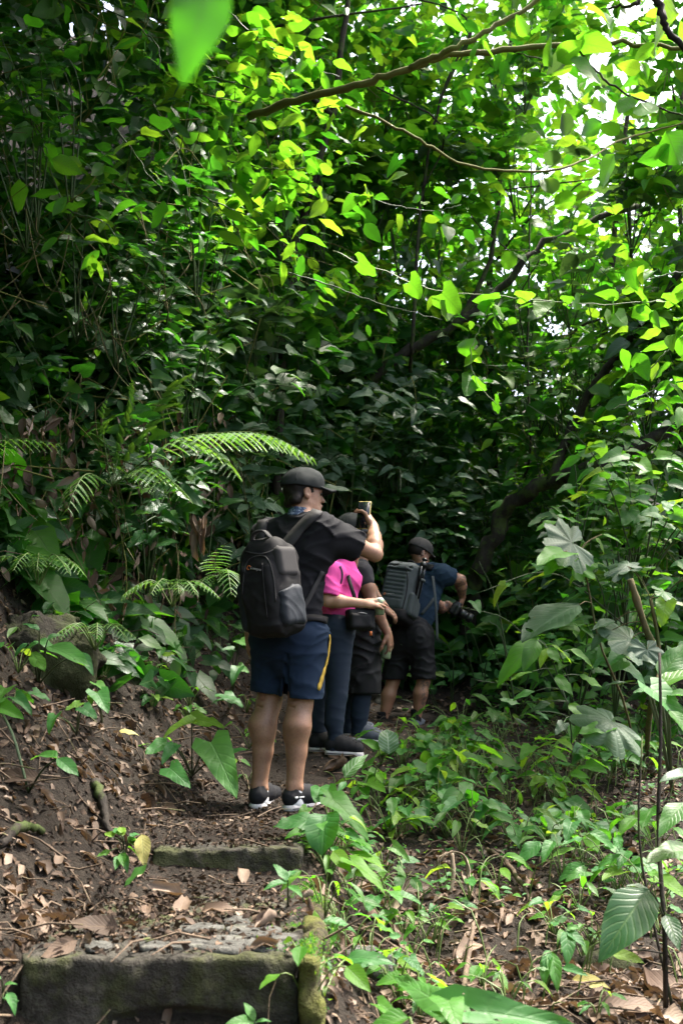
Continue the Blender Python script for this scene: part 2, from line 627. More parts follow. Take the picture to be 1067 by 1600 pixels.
def skin_mat(name, a, b, hair=.0):
    m = NT(name)
    co = m.objco()
    n = m.noise(9, 4, .6, co)
    mp = m.n('Mapping'); mp.inputs['Scale'].default_value = (1, 1, .22); m.l(co, mp.inputs[0])
    f = m.noise(330, 3, .75, mp.outputs[0])
    c = m.mix(m.ramp(n, [(.3, (0, 0, 0)), (.7, (1, 1, 1))]), a, b)
    c = m.mix(m.math('MULTIPLY', m.ramp(m.noise(28, 4, .7, co), [(.5, (0, 0, 0)), (.75, (1, 1, 1))]), .35), c, tuple(x * .7 for x in b))
    c = m.mix(m.math('MULTIPLY', m.ramp(f, [(.5, (0, 0, 0)), (.66, (1, 1, 1))]), .25 + hair), c, tuple(x * .45 for x in b))
    return m.done(m.bsdf(c, .48, .4, bump=f, bstr=.12, bdist=.002, Subsurface_Weight=.12, Subsurface_Scale=.012))


def plain(name, col, rough=.5, spec=.5, metal=0, bump=0, bscale=60):
    m = NT(name)
    n = m.noise(bscale, 4, .6, m.objco())
    c = m.mix(m.math('MULTIPLY', n, .35), col, tuple(x * .6 for x in col))
    return m.done(m.bsdf(c, rough, spec, bump=n if bump else None, bstr=bump, bdist=.003, Metallic=metal))


M['soil'] = soil_mat()
M['concrete'] = stone_mat('weathered concrete', (.050, .045, .036), (.15, .138, .115), .55, (.065, .075, .02))
M['paving'] = stone_mat('grey paving stone', (.10, .098, .088), (.23, .225, .20), .1)
M['boulder'] = stone_mat('mossy boulder', (.03, .025, .018), (.075, .065, .05), .8, (.04, .052, .012))
M['mossy_post'] = stone_mat('moss crust', (.06, .05, .03), (.12, .1, .06), 1.0, (.12, .13, .02))
M['bark'] = bark_mat('dark bark', (.012, .010, .008), (.045, .036, .028), .25)
M['bark_mossy'] = bark_mat('mossy bark', (.04, .034, .018), (.10, .08, .045), .8, (.13, .135, .03))
M['dead_strap'] = bark_mat('dry strap leaf', (.14, .10, .07), (.30, .235, .17), .0)
M['twig'] = bark_mat('dry twig', (.05, .035, .024), (.16, .115, .08), .05)
M['stem'] = plain('green stem', (.035, .065, .018), .55)
M['stem_pale'] = plain('pale green stem', (.09, .14, .03), .55)
M['cane'] = bark_mat('brown cane', (.06, .05, .022), (.16, .13, .06), .2)

# ---------------------------------------------------------------- the ground
def smooth(a, b, x):
    t = np.clip((x - a) / (b - a), 0, 1)
    return t * t * (3 - 2 * t)


def softpos(x, w=.15):
    return .5 * (x + np.sqrt(x * x + w * w)) - .0


def x_left(y):
    return np.interp(y, [0, 2.8, 3.95, 5.1, 6.2, 7, 8.5, 10, 14], [-1.0, -.86, -.76, -.66, -.5, -.3, .0, .4, 1.2])


def x_right(y):
    return np.interp(y, [0, 2.8, 3.95, 5.1, 6.5, 8.5, 10, 14], [-.1, -.11, -.14, -.08, .3, .95, 1.4, 2.2])


def ground_z(x, y, fine=True):
    x = np.asarray(x, float); y = np.asarray(y, float)
    zp = np.interp(y, [-30, 0, 1.5, 2.7, 2.95, 3.9, 4.15, 5.1, 6.2, 6.9, 8.5, 9.6, 12, 60], [-.6, .0, .1, .2, .40, .47, .578, .598, .79, .83, .915, 1.05, 1.5, 4])
    dl = softpos(x_left(y) - x, .12)
    bank = .75 * dl + 1.15 * softpos(dl - .95, .4)
    bank = np.minimum(bank, 4.2 + .1 * dl)
    dr = smooth(0, .22, x - x_right(y))
    drop = -dr * np.interp(y, [0, 2.6, 4.2, 6, 8, 20], [.15, .20, .24, .13, .0, 0])
    drop = drop - .05 * np.maximum(x - x_right(y), 0) * np.interp(y, [0, 7, 8.5], [1, 1, 0])
    yh = np.interp(x, [-3, 0, 1, 2, 3, 6], [9.6, 9.7, 9.6, 8.9, 8.3, 8.0])
    slope = np.interp(x, [-3, .5, 2, 5], [1.1, 1.0, .62, .35])
    hill = slope * softpos(y - yh, .5)
    hill = np.minimum(hill, 5 + .1 * hill)
    z = zp + bank + drop + hill
    if fine:
        p = np.stack([x, y, 0 * x], -1).reshape(-1, 3)
        on = np.clip(.35 + 1.2 * np.abs(x - .5 * (x_left(y) + x_right(y))), .35, 1)
        n = -.03 + (fbm(p * 1.6, 3, 3) * .055 + fbm(p * 8, 3, 9) * .018).reshape(x.shape)
        z = z + n * on
    return z


def gpt(u, v, lift=0.0):
    """ground point seen at photograph point (u, v)"""
    Y = 2.0
    last = None
    while Y < 25:
        p = px(u, v, Y)
        g = float(ground_z(np.array([p[0]]), np.array([Y]))[0])
        if p[2] <= g:
            break
        Y += .03
    return np.array([p[0], Y, g + lift])


def axis(lo, a, b, hi, fine, grow=1.22):
    mid = np.arange(a, b + 1e-6, fine)
    r, s = [b], fine
    while r[-1] < hi: s *= grow; r.append(r[-1] + s)
    l, s = [a], fine
    while l[-1] > lo: s *= grow; l.append(l[-1] - s)
    return np.concatenate([l[:0:-1], mid, r[1:]])


gx = axis(-40, -3.2, 4.2, 40, .046)
gy = axis(-25, 1.6, 11.5, 60, .046)
GX, GY = np.meshgrid(gx, gy, indexing='ij')
GZ = ground_z(GX, GY)
nx, ny = GX.shape
ii = (np.arange(nx - 1)[:, None] * ny + np.arange(ny - 1)[None, :]).ravel()
gq = np.stack([ii, ii + ny, ii + ny + 1, ii + 1], 1)
ground = obj('ground', mesh_np('ground', np.stack([GX, GY, GZ], -1).reshape(-1, 3), gq, M['soil']))
tag(ground, 'brown forest soil climbing as a slope on both sides of the footpath', 'ground', kind='structure')

# ---------------------------------------------------------------- the old concrete steps
S1 = px(30, 1497, 2.8)[2]
S2 = px(245, 1325, 3.95)[2]
sbase = np.array([-.48, 2.8, .1])
stairs = empty('concrete_stairs', sbase)
tag(stairs, 'worn mossy concrete steps littered with dead leaves below the capped man', 'stairs')
F = Field((-.98, 2.70, .02), (-.02, 4.12, S1 + .06), .0115)
F.box((-.485, 3.42, S1 - .2), (.37, .62, .2), rad=.006)
F.noise(.009, 6, 1, 3)
F.noise(.009, (30, 30, 40), 5, 3)
F.ell((-.42, 2.80, S1 - .17), (.2, .04, .05), k=.01, cut=True)
step = obj('step', F.mesh('step', M['concrete'], sbase), stairs)
step['label'] = 'thick lower step with a dark crumbling front face'
F = Field((-.86, 3.84, S2 - .36), (-.05, 5.12, S2 + .06), .0125)
F.box((-.43, 4.5, S2 - .15), (.285, .56, .15), rad=.006)
F.noise(.008, 7, 2, 3)
F.noise(.007, (30, 30, 40), 6, 3)
step2 = obj('step', F.mesh('step', M['concrete'], sbase), stairs)
step2['label'] = 'low upper step in front of the black running shoes'
# mossy side kerb along the drop
F = Field((-.2, 2.66, .02), (.05, 4.1, S1 + .08), .013)
F.box((-.085, 3.0, S1 - .22), (.035, .26, .235), rad=.02)
F.box((-.09, 3.62, S1 - .2), (.03, .36, .2), rad=.02, k=.02)
F.noise(.018, 9, 4, 3)
F.noise(.010, 34, 8, 2)
kerb = obj('side_kerb', F.mesh('side_kerb', M['mossy_post'], sbase), stairs)
kerb['label'] = 'yellow-green moss crust along the outer side of the steps'


def slab_mesh(name, r, th, seed):
    rr = random.Random(seed)
    k = rr.randint(6, 8)
    a = [i / k * 2 * math.pi + rr.uniform(-.25, .25) for i in range(k)]
    ring = np.array([(math.cos(t) * rr.uniform(.75, 1.15), math.sin(t) * rr.uniform(.6, .95)) for t in a]) * r
    v, q, t = [], [], []
    for s, z in ((1.0, -th), (1.0, th * .5), (.92, th)):
        v += [(x * s, y * s, z + rr.uniform(-.1, .1) * th) for x, y in ring]
    v.append((0, 0, th * 1.05))
    for l in range(2):
        q += [(l * k + i, l * k + (i + 1) % k, (l + 1) * k + (i + 1) % k, (l + 1) * k + i) for i in range(k)]
    t += [(3 * k, 2 * k + i, 2 * k + (i + 1) % k) for i in range(k)]
    return mesh_np(name, np.array(v), [np.array(q), np.array(t)], M['paving'], False)


for i, (u, v, r) in enumerate([(395, 1455, .085), (350, 1474, .09), (420, 1478, .06), (290, 1476, .055), (318, 1450, .07), (240, 1478, .05), (440, 1465, .04),
                               (150, 1478, .05), (370, 1440, .05), (410, 1290, .07), (350, 1297, .06), (452, 1285, .06), (300, 1310, .05)]):
    top = S1 if v > 1400 else S2
    p = px(u, v, 3)
    d = p - np.array([0, 0, CAM_Z])
    p = np.array([0, 0, CAM_Z]) + d * ((top + .006 - CAM_Z) / d[2])
    o = obj('paving_stone', slab_mesh('paving_stone', r * 1.15, .006, i), stairs, p - sbase)
    o.rotation_euler = (random.uniform(-.05, .05), random.uniform(-.05, .05), random.uniform(0, 6))


def rock(name, c, r, mat, seed, h=.02, label=None, cat='rock', group=None, R=None):
    c = np.asarray(c, float); r = np.asarray(r, float)
    m = r.max() * 1.3 + .03
    F = Field(c - m, c + m, h)
    F.ell(c, r, R, 0)
    F.noise(r.min() * .28, 1.6 / r.max(), seed, 3)
    F.noise(r.min() * .07, 9 / r.max(), seed + 5, 2)
    base = c - np.array([0, 0, r[2] * .8])
    o = obj(name, F.mesh(name, mat, base), None, base)
    tag(o, label, cat, group)
    return o


rock('boulder', px(66, 1005, 4.85) + np.array([0, .12, -.06]), (.24, .22, .20), M['boulder'], 3, .016, 'big rounded boulder with a mossy cap on the dark bank', 'boulder')
p = gpt(570, 1520)
rock('stone', p + np.array([0, .05, .0]), (.10, .09, .055), M['paving'], 11, .008, 'flat grey stone beside the mossy edge of the steps', 'stone')
p = gpt(625, 1512)
rock('stone', p, (.055, .05, .035), M['paving'], 12, .006, 'small pale grey stone next to the flat grey one', 'stone')
p = gpt(600, 1105)
rock('stone', p + np.array([0, .1, .02]), (.09, .1, .06), M['paving'], 13, .009, 'pale stone between the bare legs of the man with the grey backpack', 'stone')
p = gpt(945, 1510)
rock('stone', p, (.11, .09, .05), M['boulder'], 14, .008, 'rough brown stone half buried under the big drooping leaf', 'stone')
p = gpt(725, 1185)
rock('stone', p, (.09, .08, .05), M['paving'], 15, .008, 'pale stone among the low herbs past the hikers', 'stone')

# ---------------------------------------------------------------- leaf shapes
def leaf_tpl(kind='ovate', nt=7, nw=4, fold=.25, droop=.25, wave=.02, seed=0):
    """unit leaf along +Y from its base, upper side +Z -> verts, quads, uv"""
    rr = np.random.default_rng(seed)
    t = np.linspace(0, 1, nt + 1)
    if kind == 'ovate': w = .30 * np.sin(np.pi * t ** .8) ** .8 * (1 - .35 * t)
    elif kind == 'lance': w = .17 * np.sin(np.pi * t ** .85) ** .85
    elif kind == 'heart': w = .40 * np.clip(1 - t, 0, 1) ** .62 * np.clip(t * 6 + .55, 0, 1)
    elif kind == 'arrow': w = .34 * (1 - t) ** .8 * np.clip(t * 5 + .5, 0, 1)
    elif kind == 'round': w = .45 * np.sqrt(np.clip(1 - (2 * t - 1) ** 2, 0, 1)) ** .9
    elif kind == 'obov': w = .33 * np.sin(np.pi * t ** 1.4) ** .75
    w = np.maximum(w, .004)
    w[-1] = .003
    back = {'heart': .20, 'arrow': .42}.get(kind, 0)
    s = np.linspace(-1, 1, nw + 1)
    T, S = np.meshgrid(t, s, indexing='ij')
    W = np.repeat(w[:, None], nw + 1, 1)
    X = S * W
    Y = T - back * np.abs(S) ** 1.3 * (1 - T) ** 2.2
    Z = fold * np.abs(X) - droop * T ** 2 + wave * np.sin(T * 13 + S * 2 + seed) * np.abs(S) + rr.normal(0, wave * .3, T.shape) * np.abs(S)
    v = np.stack([X, Y, Z], -1).reshape(-1, 3)
    k = nw + 1
    i = (np.arange(nt)[:, None] * k + np.arange(nw)[None]).ravel()
    q = np.stack([i, i + 1, i + k + 1, i + k], 1)
    uv = np.stack([S * .5 + .5, T], -1).reshape(-1, 2)
    return v, q, uv


def palmate_tpl(lobes=7, nr=5, na=56, depth=.35, seed=0, droop=.2, gap=.35):
    a = np.linspace(-np.pi + gap, np.pi - gap, na)
    k = (a + np.pi - gap) / (2 * np.pi - 2 * gap) * lobes
    lob = np.abs(np.sin(np.pi * k)) ** .8
    R = (.62 + .38 * np.cos(a * .5) ** .7) * (1 - depth + depth * lob) * (1 + .03 * np.sin(a * 31 + seed))
    r = np.linspace(0, 1, nr + 1)[1:]
    v = [(0, 0, 0)]; uv = [(.5, 0)]
    for x in r:
        for j in range(na):
            q = R[j] * x * .62
            z = -droop * x ** 2 * (.6 + .4 * np.cos(a[j])) + .035 * np.sin(2 * np.pi * k[j] + seed) * x
            v.append((q * math.sin(a[j]), q * math.cos(a[j]), z))
            uv.append((.5 + .48 * (k[j] - math.floor(k[j]) - .5) * 2 * .5, x))
    T = [(0, 1 + j, 2 + j) for j in range(na - 1)]
    Q = [(1 + l * na + j, 1 + (l + 1) * na + j, 1 + (l + 1) * na + j + 1, 1 + l * na + j + 1) for l in range(nr - 1) for j in range(na - 1)]
    T = [(c, b, a_) for a_, b, c in T]
    Q = [tuple(reversed(x)) for x in Q]
    return np.array(v), [np.array(T), np.array(Q)], np.array(uv)


_LM = {}


def leaf_mesh(kind, mat, var=0):
    key = (kind, mat, var)
    if key in _LM: return _LM[key]
    if kind == 'palm':
        v, q, uv = palmate_tpl(7, seed=var, depth=.30 + .05 * (var % 3), droop=.12 + .1 * (var % 3))
    else:
        hi = mat in ('leaf_herb', 'leaf_grey', 'leaf_pale_vein') or kind in ('heart', 'arrow')
        v, q, uv = leaf_tpl(kind, 9 if hi else 7, 6 if hi else 4, fold=(.32, .15, .05, .45)[var % 4], droop=(.18, .32, .08, .45)[var % 4], wave=.02 + .012 * (var % 3), seed=var)
    _LM[key] = mesh_np(kind + '_leaf', v, q, M[mat], True, uv)
    return _LM[key]


def orient(y, n):
    """rotation whose +Y is y and whose +Z is near n"""
    y = nrm(y)
    x = nrm(np.cross(y, n))
    z = np.cross(x, y)
    return Matrix(((x[0], y[0], z[0]), (x[1], y[1], z[1]), (x[2], y[2], z[2]))).to_4x4()


def leaf(parent, base, kind, mat, p, y, n, L, ws=1.0, var=None, name='leaf'):
    o = bpy.data.objects.new(name, leaf_mesh(kind, mat, random.randrange(4) if var is None else var))
    o.matrix_local = Matrix.Translation(Vector(np.asarray(p) - base)) @ orient(y, n) @ Matrix.Diagonal((L * ws, L, L, 1))
    COL.objects.link(o)
    o.parent = parent
    return o


def stems(parent, base, chains, mat, name='stem', k=5):
    mb = MB()
    for pts, r0, r1 in chains:
        pts = np.asarray(pts)
        mb.tube(pts, np.linspace(r0, r1, len(pts)), k)
    return obj(name, mb.mesh(name, M[mat], off=base), parent)


def scatter_mesh(name, tpl, P, Yd, Nd, L, mat, ws=None, rnd=None):
    """many leaves in one mesh"""
    v, q, uv = tpl
    Yd = nrm(Yd)
    X = nrm(np.cross(Yd, Nd))
    Z = np.cross(X, Yd)
    n = len(P)
    ws = np.ones(n) if ws is None else ws
    V = P[:, None] + (v[None, :, 0:1] * (X * (L * ws)[:, None])[:, None] + v[None, :, 1:2] * (Yd * L[:, None])[:, None] + v[None, :, 2:3] * (Z * L[:, None])[:, None])
    Q = (q[None] + (np.arange(n) * len(v))[:, None, None]).reshape(-1, q.shape[1])
    rnd = rng.random(n) if rnd is None else rnd
    return mesh_np(name, V.reshape(-1, 3), Q, mat, True, np.tile(uv, (n, 1)), np.repeat(rnd, len(v)))


# ---------------------------------------------------------------- leaf litter
def curl_tpl(seed):
    rr = np.random.default_rng(seed)
    v, q, uv = leaf_tpl(('ovate', 'lance', 'obov', 'ovate', 'heart', 'round')[seed % 6], 5, 3, 0, 0, .06, seed)
    c = rr.uniform(1.6, 5.0); d = rr.uniform(.6, 3.0)
    x, y, z = v[:, 0].copy(), v[:, 1] - .45, v[:, 2]
    a = x * c * 1.6
    X = np.sin(a) / (c * 1.6); Z1 = (1 - np.cos(a)) / (c * 1.6)
    b = y * d
    Y = np.sin(b) / d; Z = z + Z1 * rr.uniform(.7, 1.6) + (1 - np.cos(b)) / d * rr.uniform(-.8, 1.0)
    Z += rr.normal(0, .018, len(Z))
    tw = rr.uniform(-.8, .8) * y
    v = np.stack([X * np.cos(tw) - Z * np.sin(tw), Y, X * np.sin(tw) + Z * np.cos(tw)], -1)
    v[:, 2] -= v[:, 2].min() * .8
    v[:, 2] *= .72
    return v, q, uv


DEADT = [curl_tpl(i) for i in range(12)]
DEADM = [mesh_np('dead_leaf', *DEADT[i][:2], M['dead'], True, DEADT[i][2]) for i in range(12)]


def surf_z(x, y):
    """height of the ground or of the steps"""
    z = ground_z(x, y)
    on1 = (x > -.85) & (x < -.12) & (y > 2.82) & (y < 3.95)
    on2 = (x > -.71) & (x < -.15) & (y > 3.97) & (y < 5.0)
    z = np.where(on1, np.maximum(z, S1 + .008), z)
    return np.where(on2, np.maximum(z, S2 + .008), z)


def slope_n(x, y):
    e = .05
    zx = (ground_z(x + e, y, False) - ground_z(x - e, y, False)) / (2 * e)
    zy = (ground_z(x, y + e, False) - ground_z(x, y - e, False)) / (2 * e)
    return nrm(np.stack([-zx, -zy, np.ones_like(zx)], -1))


def on_path(x, y):
    return (x > x_left(y)) & (x < x_right(y)) & (y > 2.75) & (y < 7.5)


def litter_xy(n, y0, y1, thin=1.0):
    y = y0 + (y1 - y0) * rng.random(n) ** 1.25
    x = (rng.random(n) * 1.5 - .75) * (.45 + .40 * y)
    k = ~on_path(x, y) | (rng.random(n) < thin)
    return x[k], y[k]


x, y = litter_xy(140, 2.45, 5.6)
xr = rng.uniform(.0, 1.35, 160); yr = rng.uniform(2.6, 4.7, 160)
x = np.concatenate([x, xr]); y = np.concatenate([y, yr])
z = surf_z(x, y)
N = nrm(slope_n(x, y) + rng.normal(0, .28, (len(x), 3)))
for i in range(len(x)):
    o = bpy.data.objects.new('dead_leaf', DEADM[rng.integers(12)])
    a = rng.random() * 6.28
    L = rng.uniform(.05, .115) * (1.25 if rng.random() < .2 else 1)
    if 4.15 < y[i] < 5.5 and on_path(x[i], y[i]): L *= .4
    o.matrix_local = Matrix.Translation((x[i], y[i], z[i] + .002)) @ orient(nrm(np.cross(N[i], (math.cos(a), math.sin(a), .01))), N[i]) @ Matrix.Diagonal((L, L, L, 1))
    COL.objects.link(o)
    o.parent = ground
litter = empty('leaf_litter', (0, 0, 0))
bpy.data.objects.remove(litter)
NL = 7500
x, y = litter_xy(NL, 2.3, 10.5, .28)
xb = rng.uniform(-4, 6, 2400); yb = rng.uniform(3, 13, 2400)
x = np.concatenate([x, xb]); y = np.concatenate([y, yb])
z = surf_z(x, y)
n = len(x)
N = nrm(slope_n(x, y) + rng.normal(0, .35, (n, 3)))
A = rng.random(n) * 6.28
Yd = nrm(np.cross(N, np.stack([np.cos(A), np.sin(A), .01 + 0 * A], -1)))
L = rng.uniform(.025, .085, n) * np.where(on_path(x, y), .45, 1)
which = rng.integers(0, 12, n)
vs = []
vv, qq, uu, rr_ = [], [], [], []
off = 0
for k in range(12):
    s = which == k
    me = None
    v, q, uv = DEADT[k]
    X = nrm(np.cross(Yd[s], N[s])); Z = np.cross(X, Yd[s])
    Ls = L[s][:, None, None]
    V = np.stack([x[s], y[s], z[s] + .001], -1)[:, None] + Ls * (v[None, :, 0:1] * X[:, None] + v[None, :, 1:2] * Yd[s][:, None] + v[None, :, 2:3] * Z[:, None])
    c = s.sum()
    vv.append(V.reshape(-1, 3)); uu.append(np.tile(uv, (c, 1))); rr_.append(np.repeat(rng.random(c), len(v)))
    qq.append((q[None] + (np.arange(c) * len(v))[:, None, None]).reshape(-1, 4) + off)
    off += c * len(v)
o = obj('leaf_litter', mesh_np('leaf_litter', np.concatenate(vv), np.concatenate(qq), M['dead'], True, np.concatenate(uu), np.concatenate(rr_)))
tag(o, 'brown curled dead leaves carpeting the slope and the steps', 'leaf litter', kind='stuff')
# soil crumbs and twigs
mb = MB()
x, y = litter_xy(1500, 2.4, 9, .3)
z = surf_z(x, y)
for i in range(len(x)):
    a = rng.random() * 6.28
    l = rng.uniform(.04, .22)
    d = np.array([math.cos(a), math.sin(a), rng.normal(0, .15)])
    p0 = np.array([x[i], y[i], z[i] + .012])
    p2 = p0 + d * l
    p2[2] = max(p2[2], float(surf_z(np.array([p2[0]]), np.array([p2[1]]))[0]) + .008)
    p1 = (p0 + p2) / 2 + rng.normal(0, .012, 3) + np.array([0, 0, .008])
    mb.tube([p0, p1, p2], [.004, .0035, .002] if l > .12 else [.002, .002, .001], 4, False)
CRT = leaf_tpl('ovate', 2, 1, .5, .5, .1, 3)
x, y = litter_xy(27000, 2.3, 7.5, .35)
xs = rng.uniform(-.9, -.2, 5000) ; ys = rng.uniform(2.95, 5.6, 5000)
x = np.concatenate([x, xs]); y = np.concatenate([y, ys]); n = len(x)
crumbs = obj('soil_crumbs', scatter_mesh('soil_crumbs', CRT, np.stack([x, y, surf_z(x, y) + .002], -1), rng.normal(0, 1, (n, 3)) * np.array([1, 1, .4]), rng.normal(0, .6, (n, 3)) + np.array([0, 0, 1]), rng.uniform(.008, .03, n), M['crumb'], rng.uniform(.6, 1.6, n)))
tag(crumbs, 'dark crumbs of soil and broken leaf over the steps and slope', 'soil crumbs', kind='stuff')
o = obj('twigs', mb.mesh('twigs', M['twig']))
tag(o, 'thin dry twigs and stalks scattered over the leaf litter', 'twigs', kind='stuff')

# ---------------------------------------------------------------- vegetation
def gap(P):
    """True where leaves are left out so sun reaches the far hiker and the capped man, or where a leaf would stand between the camera and the far hiker"""
    P = np.atleast_2d(P)
    s = np.array(SUN_DIR)
    out = np.zeros(len(P), bool)
    for c, r in ((np.array([.62, 8.5, 1.7]), .85), (np.array([-.2, 5.1, 1.7]), .55)):
        d = P - c
        t = d @ s
        out |= (t > .3) & (np.linalg.norm(d - t[:, None] * s, axis=1) < r)
    out |= (P[:, 0] > .15) & (P[:, 0] < 1.25) & (P[:, 1] > 6.5) & (P[:, 1] < 9.0) & (P[:, 2] > 1.0) & (P[:, 2] < 2.7)
    return out


def ground_at(u, v):
    Y = np.arange(2.0, 16, .015)
    P = pxv(np.full(len(Y), float(u)), np.full(len(Y), float(v)), Y)
    g = surf_z(P[:, 0], P[:, 1])
    k = np.argmax(P[:, 2] <= g)
    return np.array([P[k, 0], P[k, 1], g[k]])


def arc(a, b, lift=.1, n=7, seed=None):
    a = np.asarray(a, float); b = np.asarray(b, float)
    m = (a + b) / 2 + np.array([0, 0, lift])
    return spline([a, m, b], n)


UPN = np.array([0, -.55, 1.0])


def hero_plant(name, label, cat, root, leaves, stem_mat='stem', r=.004, extra=None, group=None):
    """root: world point; leaves: (base_u, base_v, tip_u, tip_v, Y, dY, kind, mat, width)"""
    root = np.asarray(root, float)
    e = empty(name, root)
    tag(e, label, cat, group)
    ch = []
    for (bu, bv, tu, tv, Y, dY, kind, mat, ws) in leaves:
        b, t = px(bu, bv, Y), px(tu, tv, Y + dY)
        L = np.linalg.norm(t - b)
        n = UPN + rng.normal(0, .22, 3)
        if kind == 'palm': L *= 1.3
        if kind == 'heart': L *= .86
        leaf(e, root, kind, mat, b, t - b, n, L, ws)
        a = root
        if extra:
            A = np.concatenate([np.asarray(x[0]) for x in extra])
            A = A[A[:, 2] < b[2] + .05] if (A[:, 2] < b[2] + .05).any() else A
            a = A[np.argmin(np.linalg.norm(A - b, axis=1))]
        ch.append((arc(a, b, .09 * abs(b[2] - a[2]) + .01, 8), r * (1.3 if not extra else .8), r * .6))
    if extra: ch += extra
    stems(e, root, ch, stem_mat)
    return e


H, Gm, B, D_, Hb, Pv = 'leaf_herb', 'leaf_mid', 'leaf_bright', 'leaf_dark', 'leaf_grey', 'leaf_pale_vein'
# left of the path: big heart leaves
g0 = ground_at(300, 1215)
hero_plant('heart_leaf_plant', 'low plant with large pale heart leaves behind the capped man\'s legs', 'plant', g0, [
    (300, 1130, 242, 1138, 4.75, -.05, 'heart', H, 1.0), (300, 1122, 358, 1134, 4.8, -.1, 'heart', B, .8),
    (262, 1160, 222, 1178, 4.6, -.12, 'heart', H, 1.15), (272, 1165, 250, 1188, 4.55, -.1, 'heart', H, .9),
    (330, 1160, 372, 1236, 4.6, -.22, 'heart', H, .85), (265, 1200, 298, 1224, 4.45, -.1, 'heart', H, 1.0),
    (355, 1180, 388, 1165, 4.8, .05, 'ovate', H, 1.0)])
g0 = ground_at(360, 1110)
hero_plant('heart_leaf_plant', 'small heart-leaved herb close to the back of the capped man\'s knee', 'plant', g0, [
    (350, 1085, 385, 1105, 5.3, -.1, 'heart', H, 1.0), (372, 1045, 360, 1062, 5.4, -.1, 'heart', H, 1.0), (372, 1040, 392, 1052, 5.5, -.05, 'heart', H, 1.0),
    (352, 1095, 330, 1090, 5.3, -.05, 'heart', H, .9), (375, 1000, 392, 1010, 5.6, -.1, 'heart', H, 1.0), (365, 1015, 345, 1012, 5.6, -.05, 'heart', H, 1.0)])
g0 = ground_at(60, 1070)
hero_plant('spotted_leaf_plant', 'spotted-leaf plant spreading in front of the mossy boulder', 'plant', g0, [
    (75, 1010, 140, 1030, 4.3, -.1, 'ovate', H, .9), (120, 1022, 148, 1040, 4.3, -.05, 'ovate', H, 1.0), (60, 1005, 32, 1012, 4.3, 0, 'ovate', H, 1.0),
    (50, 1020, 70, 1045, 4.25, -.1, 'lance', H, 1.2), (62, 985, 40, 968, 4.35, 0, 'ovate', H, 1.0), (45, 1005, 20, 1018, 4.3, -.05, 'lance', H, 1.1),
    (75, 1000, 95, 985, 4.35, .02, 'ovate', H, 1.0)])
g0 = ground_at(160, 1130)
hero_plant('spotted_leaf_plant', 'pair of silvery spotted leaves growing downhill from the boulder', 'plant', g0, [
    (150, 1068, 172, 1080, 4.2, -.05, 'heart', H, 1.0), (152, 1082, 172, 1112, 4.15, -.1, 'heart', H, 1.0), (145, 1085, 140, 1105, 4.15, -.06, 'heart', H, .9)])
g0 = ground_at(120, 1150)
hero_plant('spotted_leaf_plant', 'flat herb below the silvery spotted leaves', 'plant', g0, [
    (125, 1098, 98, 1110, 4.0, -.05, 'heart', H, 1.0), (130, 1105, 155, 1124, 3.95, -.05, 'heart', H, 1.0), (88, 1118, 70, 1138, 4.0, -.08, 'heart', H, 1.0)])
g0 = ground_at(45, 1240)
hero_plant('trailing_plant', 'trailing plant with a dark pointed leaf over the dry litter', 'plant', g0, [
    (90, 1185, 50, 1165, 3.6, .05, 'lance', H, 1.5), (90, 1185, 122, 1206, 3.6, -.05, 'lance', H, 1.5), (0, 1105, 42, 1120, 3.8, -.05, 'heart', B, .9), (-5, 1100, 16, 1085, 3.8, .02, 'heart', H, 1.0)])
g0 = ground_at(195, 1345)
lv = []
for k in range(16):
    a = rng.uniform(0, 6.28); rr = rng.uniform(12, 45)
    bu, bv = 190 + math.cos(a) * rr * .5, 1322 + math.sin(a) * rr * .45
    lv.append((bu, bv, bu + math.cos(a) * 24, bv + math.sin(a) * 16 + 2, 3.3, -.05 * math.sin(a), 'ovate', H, .95))
hero_plant('seedling_clump', 'bright clump of seedlings beside the yellow leaf on the steps', 'plant', g0, lv, r=.002)
g0 = ground_at(212, 1372)
hero_plant('seedling', 'single dark veined leaf lying below the yellow leaf', 'plant', g0, [(230, 1350, 193, 1382, 3.12, -.06, 'ovate', D_, 1.0)], r=.002)
g0 = ground_at(450, 1415)
hero_plant('seedling', 'small upright seedling rooted on the edge of the tread', 'plant', g0, [
    (450, 1378, 432, 1345, 3.25, .02, 'lance', H, 1.3), (450, 1375, 480, 1362, 3.25, .02, 'lance', B, 1.4), (450, 1380, 418, 1374, 3.25, -.05, 'lance', H, 1.2),
    (450, 1385, 470, 1388, 3.22, -.05, 'lance', H, 1.2), (450, 1372, 462, 1352, 3.28, .04, 'lance', H, 1.2)], r=.003)
g0 = px(400, 1610, 2.72); g0[2] -= .02
hero_plant('seedling', 'little seedling in front of the lowest riser', 'plant', g0, [
    (398, 1596, 384, 1564, 2.72, .02, 'lance', H, 1.5), (398, 1598, 360, 1592, 2.72, -.04, 'lance', H, 1.4), (400, 1598, 420, 1588, 2.72, 0, 'lance', H, 1.4)], r=.003)
g0 = ground_at(5, 1570)
hero_plant('seedling', 'tiny pale seedlings at the lower end of the bank', 'plant', g0, [
    (8, 1540, 24, 1532, 2.7, 0, 'ovate', H, 1.0), (5, 1560, 30, 1562, 2.7, 0, 'ovate', H, 1.0), (2, 1530, -8, 1522, 2.7, 0, 'ovate', H, 1.0), (12, 1552, 28, 1575, 2.68, -.03, 'ovate', H, 1.0)], r=.002)
